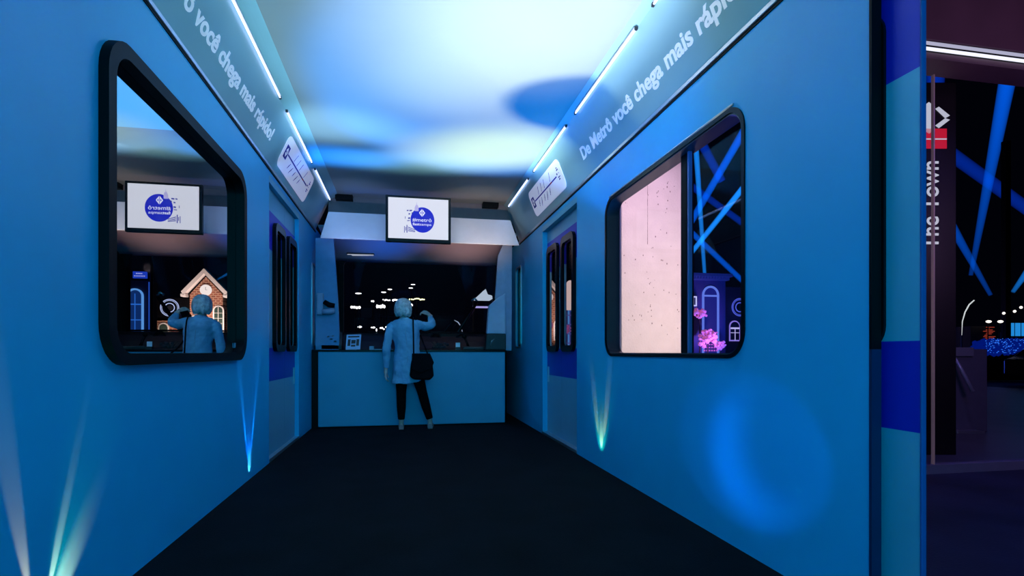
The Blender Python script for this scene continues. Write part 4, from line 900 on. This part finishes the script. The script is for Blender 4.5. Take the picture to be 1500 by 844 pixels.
# ------------------------------------------------------------------ glass hall seen past the open door
A = -PSI; AH = 0.0
G = Matrix.Translation((4.32, 3.84, 0)) @ Matrix.Rotation(A, 4, 'Z')      # local x runs along the glass front
def hall(name, m, dims, par, bevel=0.0): return bx(name, m, dims, par, bevel)
t = empty('glass_hall', (4.32, 3.88, -0.062), AH); tag(t, 'dark glass-fronted hall with a white light strip under its purple roof edge', 'building')
M_PUR = mat('purple_fascia', (0.10, 0.055, 0.085), 0.5, noise=0.15, scale=2)
bx('roof_fascia', M_PUR, (-0.6, 8.0, -0.02, 0.15, 3.69, 5.5), t, 0)
bx('strip_light', emat('strip_white_glow', (0.75, 0.75, 0.9), 1.3), (-0.6, 8.0, -0.03, 0.0, 3.604, 3.616), t, 0)
bx('strip_light', emat('strip_dim_glow', (0.4, 0.4, 0.55), 1.0), (-0.6, 8.0, -0.03, 0.0, 3.652, 3.664), t, 0)
bx('soffit', M_PUR, (-0.6, 8.0, 0.0, 0.25, 3.54, 3.59), t, 0)
bx('strip_backing', M_BLACK, (-0.6, 8.0, 0.0, 0.1, 3.59, 3.69), t, 0)
gp = bx('glass_pane', glass('hall_glass', 0.003, (0.93, 0.93, 0.97)), (-0.6, 8.0, -0.006, 0.006, 0.05, 3.55), t, 0)
bx('glass_edge', mat('bronze_edge', (0.30, 0.20, 0.22), 0.35, metal=0.5, emit=(0.4, 0.25, 0.35), es=0.12), (0.106, 0.118, -0.012, 0.012, 0.05, 3.40), t, 0)
bx('base_rail', mat('rail_grey', (0.16, 0.15, 0.22), 0.5), (-0.6, 8.0, -0.04, 0.04, 0.0, 0.075), t, 0)
M_HF = mat('hall_floor_tile', (0.10, 0.10, 0.12), 0.35, noise=0.2, scale=1.5)
bx('hall_floor', M_HF, (-0.6, 12.0, 0.04, 9, 0.0, 0.05), t, 0)
bm = bmesh.new(); tube(bm, [(0.0, 0, 3.0)], 0.01) if False else None
# totem
t = empty('totem_sign', (4.84, 4.36, -0.012), A); tag(t, 'tall black totem with a white arrow emblem, red square and rotated lettering', 'sign')
bx('board', mat('totem_black', (0.004, 0.004, 0.005), 0.4), (-0.25, 0.34, 0, 0.12, 0, 3.56), t, 0.006)
FT = Matrix(((1, 0, 0, 0), (0, 0, -1, -0.003), (0, 1, 0, 0), (0, 0, 0, 1)))
E_T = emat('totem_white', (0.62, 0.64, 0.72), 0.85); E_R = emat('totem_red', (0.60, 0.005, 0.02), 0.85)
def tp(name, polys, m, z=0.0):
    bm = bmesh.new()
    for p in polys: prism(bm, p, 0.002, FT @ Matrix.Translation((0, 0, z)))
    return link(name, bm, m, t)
zc = 3.22; xc = 0.105
tp('arrow_emblem', [[(xc-0.03, zc+0.15), (xc-0.10, zc+0.10), (xc-0.075, zc+0.10), (xc-0.075, zc-0.10), (xc-0.10, zc-0.10), (xc-0.03, zc-0.155), (xc+0.03, zc-0.10), (xc+0.005, zc-0.10), (xc+0.005, zc+0.10), (xc+0.03, zc+0.10)],
                   [(xc+0.03, zc+0.085), (xc+0.065, zc+0.105), (xc+0.17, zc+0.02), (xc+0.125, zc-0.005)], [(xc+0.125, zc-0.005), (xc+0.17, zc-0.02), (xc+0.065, zc-0.10), (xc+0.03, zc-0.075)],
                   [(xc-0.13, zc+0.09), (xc-0.13, zc-0.09), (xc-0.22, zc)]], E_T)
tp('red_square', [[(-0.12, 2.925), (0.245, 2.925), (0.245, 3.01), (-0.12, 3.01)], [(-0.12, 3.022), (0.245, 3.022), (0.245, 3.115), (-0.12, 3.115)]], E_R)
tp('red_square_line', [[(-0.12, 3.01), (0.245, 3.01), (0.245, 3.022), (-0.12, 3.022)]], E_T)
o = text('lettering', 'The Town', 0.235, Matrix.Identity(4), E_T, t, 0.003, 0.001)
xs = [v.co.x for v in o.data.vertices]; k = 0.84/(max(xs)-min(xs))
o.data.transform(FT @ Matrix.Translation((0.165, 1.965, 0)) @ Matrix.Rotation(PI/2, 4, 'Z') @ Matrix.Diagonal((k, 1, 1, 1)) @ Matrix.Translation((-min(xs), 0, 0)))
# turnstile
t = empty('turnstile', (6.30, 5.60, -0.012), A); tag(t, 'dark metal turnstile cabinet with a slanting arm behind the glass', 'turnstile')
M_TS = mat('gunmetal', (0.13, 0.12, 0.17), 0.45, metal=0.3)
bx('cabinet', M_TS, (-0.1, 0.75, 0.0, 1.2, 0.0, 1.02), t, 0.01)
bx('cabinet_top', mat('gunmetal_lid', (0.22, 0.21, 0.26), 0.4, metal=0.3), (0.16, 0.56, -0.03, 0.02, 0.93, 1.04), t, 0.006)
bm = bmesh.new(); tube(bm, [(0.17, -0.05, 0.90), (0.30, -0.08, 0.905)], 0.018, 8); tube(bm, [(0.30, -0.08, 0.90), (0.24, -0.1, 0.78)], 0.014, 8); tube(bm, [(0.29, -0.08, 0.905), (0.34, -0.1, 0.78), (0.435, -0.16, 0.51)], [0.016, 0.022, 0.025], 10); link('arms', bm, mat('arm_metal', (0.4, 0.38, 0.5), 0.35, metal=0.4), t, True)
bx('base_plate', M_METAL, (0.27, 0.60, -0.14, 0.0, 0.0, 0.03), t, 0.004)
spot((5.7, 4.5, 3.3), (6.5, 5.6, 0.6), 70, (0.45, 0.35, 1.0), 22, 1.0, 0.05)
area((4.8, 2.6, 3.3), (0, 0, A), 1.0, (0.10, 0.10, 1.0), 22, 0.6)
area((5.0, 1.6, 2.4), (math.radians(110), 0, A), 1.5, (0.55, 0.3, 0.6), 42, 0.6)
# inside the hall, far: arc lamp, blue lit bushes, car, barriers, kiosk sign
def ht(name, lab, cat, x, y, grp=None): 
    t = empty(name, (x, y, -0.012), A); tag(t, lab, cat, grp); return t
t = ht('arc_lamp', 'tall curved white lamp arc behind the turnstile', 'lamp', 20.0, 16.4)
bm = bmesh.new(); tube(bm, [(0, 0, 0), (0, 0, 1.6)], 0.02, 8); link('post', bm, M_DARK, t)
bm = bmesh.new(); tube(bm, [(0.0, 0, 1.6), (0.02, 0, 2.1), (0.12, 0, 2.45), (0.27, 0, 2.72), (0.45, 0, 2.88)], [0.006, 0.014, 0.02, 0.022, 0.02], 8); link('arc_tube', bm, emat('arc_glow', (0.8, 0.85, 0.8), 0.9), t, True)
for dx in (0.0, 0.43):
    t = ht('spot_lamp', 'small oval white lamp over the red stall, %s of the pair' % ('left' if dx == 0 else 'right'), 'lamp', 20.97+dx*0.98, 16.24-dx*0.19, 'pair of oval lamps over the red stall')
    bm = bmesh.new(); tube(bm, [(0, 0, 0), (0, 0, 2.05)], 0.02, 6); link('post', bm, M_DARK, t)
    bm = bmesh.new(); ell(bm, (0, -0.03, 2.1), (0.10, 0.06, 0.05), 12); link('head', bm, emat('lamp_warm', (1.0, 0.9, 0.75), 1.8), t, True)
t = ht('market_stall', 'small stall with glowing red lettering under two lamps', 'stall', 21.0, 16.6)
bx('booth', M_DARK, (-0.3, 0.75, 0, 0.8, 0, 1.95), t, 0)
bm = bmesh.new()
for k in range(10): box(bm, 0.1+random.random()*0.45, 0.18+random.random()*0.5, -0.03, -0.01, 1.45+k*0.05, 1.47+k*0.05)
link('red_lights', bm, emat('stall_red', (0.5, 0.06, 0.03), 0.8), t)
t = ht('hedge', 'low hedge sparkling with blue lights behind the turnstile', 'hedge', 20.0, 15.6)
bm = bmesh.new()
for i in range(160): bmesh.ops.create_icosphere(bm, subdivisions=1, radius=random.uniform(0.07, 0.15), matrix=Matrix.Translation((random.uniform(-0.3, 2.1), random.uniform(-0.2, 0.2), random.uniform(0.9, 1.38))))
bm2 = bmesh.new(); box(bm2, -0.3, 2.1, -0.1, 0.3, 0, 1.0); link('planter', bm2, M_BLACK, t)
link('foliage', bm, mat('hedge_blue', (0.01, 0.03, 0.12), 0.8, emit=(0.0, 0.03, 0.6), es=0.25), t)
bm = bmesh.new()
for i in range(230):
    x = random.uniform(-0.3, 2.1); z = random.uniform(0.95, 1.45); s = random.uniform(0.005, 0.014); box(bm, x-s, x+s, -0.40, -0.38, z-s, z+s)
o = link('fairy_lights', bm, emat('fairy_blue', (0.03, 0.2, 1.0), 1.0), t); tag(o, kind='stuff')
t = ht('car', 'dark car with blue highlights parked right of the turnstile', 'car', 18.6, 13.1)
bm = bmesh.new(); prism(bm, [(-0.1, 0.25), (2.4, 0.25), (2.4, 0.75), (1.9, 0.85), (1.4, 1.15), (0.6, 1.15), (0.2, 0.85), (-0.1, 0.75)], 0.9, XZ(0)); link('body', bm, M_BLACKG, t, bevel=0.05)
for x in (0.4, 1.9):
    bm = bmesh.new(); cyl(bm, (x, 0.0, 0.25), 0.25, 0.15, 'y', 20); link('wheel', bm, M_BLACK, t)
bm = bmesh.new(); prism(bm, [(0.35, 0.85), (0.65, 1.1), (1.35, 1.1), (1.7, 0.85)], 0.02, XZ(-0.02)); link('side_window', bm, mat('car_glass', (0.02, 0.05, 0.2), 0.1), t)
t = ht('screen_kiosk', 'bright cyan blue lit kiosk at the far right edge', 'kiosk', 22.6, 16.9)
bx('cabinet', M_DARK, (0, 1.6, 0, 0.6, 0, 1.75), t, 0); bx('screen', emat('kiosk_cyan', (0.02, 0.35, 0.9), 0.8), (0.02, 1.5, -0.03, 0, 1.6, 2.1), t, 0)
bx('post', M_BLACK, (-0.22, -0.02, -0.3, -0.1, 0, 9), t, 0)
for k, (dx, dz) in enumerate(((0.1, 2.62), (0.22, 2.5), (0.12, 2.45))):
    t = ht('globe_lamp', 'small round lamp at the far right edge, %s of three' % ('highest', 'rightmost', 'lowest')[k], 'lamp', 22.05+dx, 16.0+k*0.3, 'three round lamps at the far right edge')
    bm = bmesh.new(); tube(bm, [(0, 0, 0), (0, 0, dz-0.05)], 0.012, 6); link('post', bm, M_DARK, t)
    bm = bmesh.new(); ell(bm, (0, 0, dz), (0.05, 0.05, 0.05), 10); link('globe', bm, emat('lamp_warm', (1.0, 0.9, 0.75), 1.8), t, True)
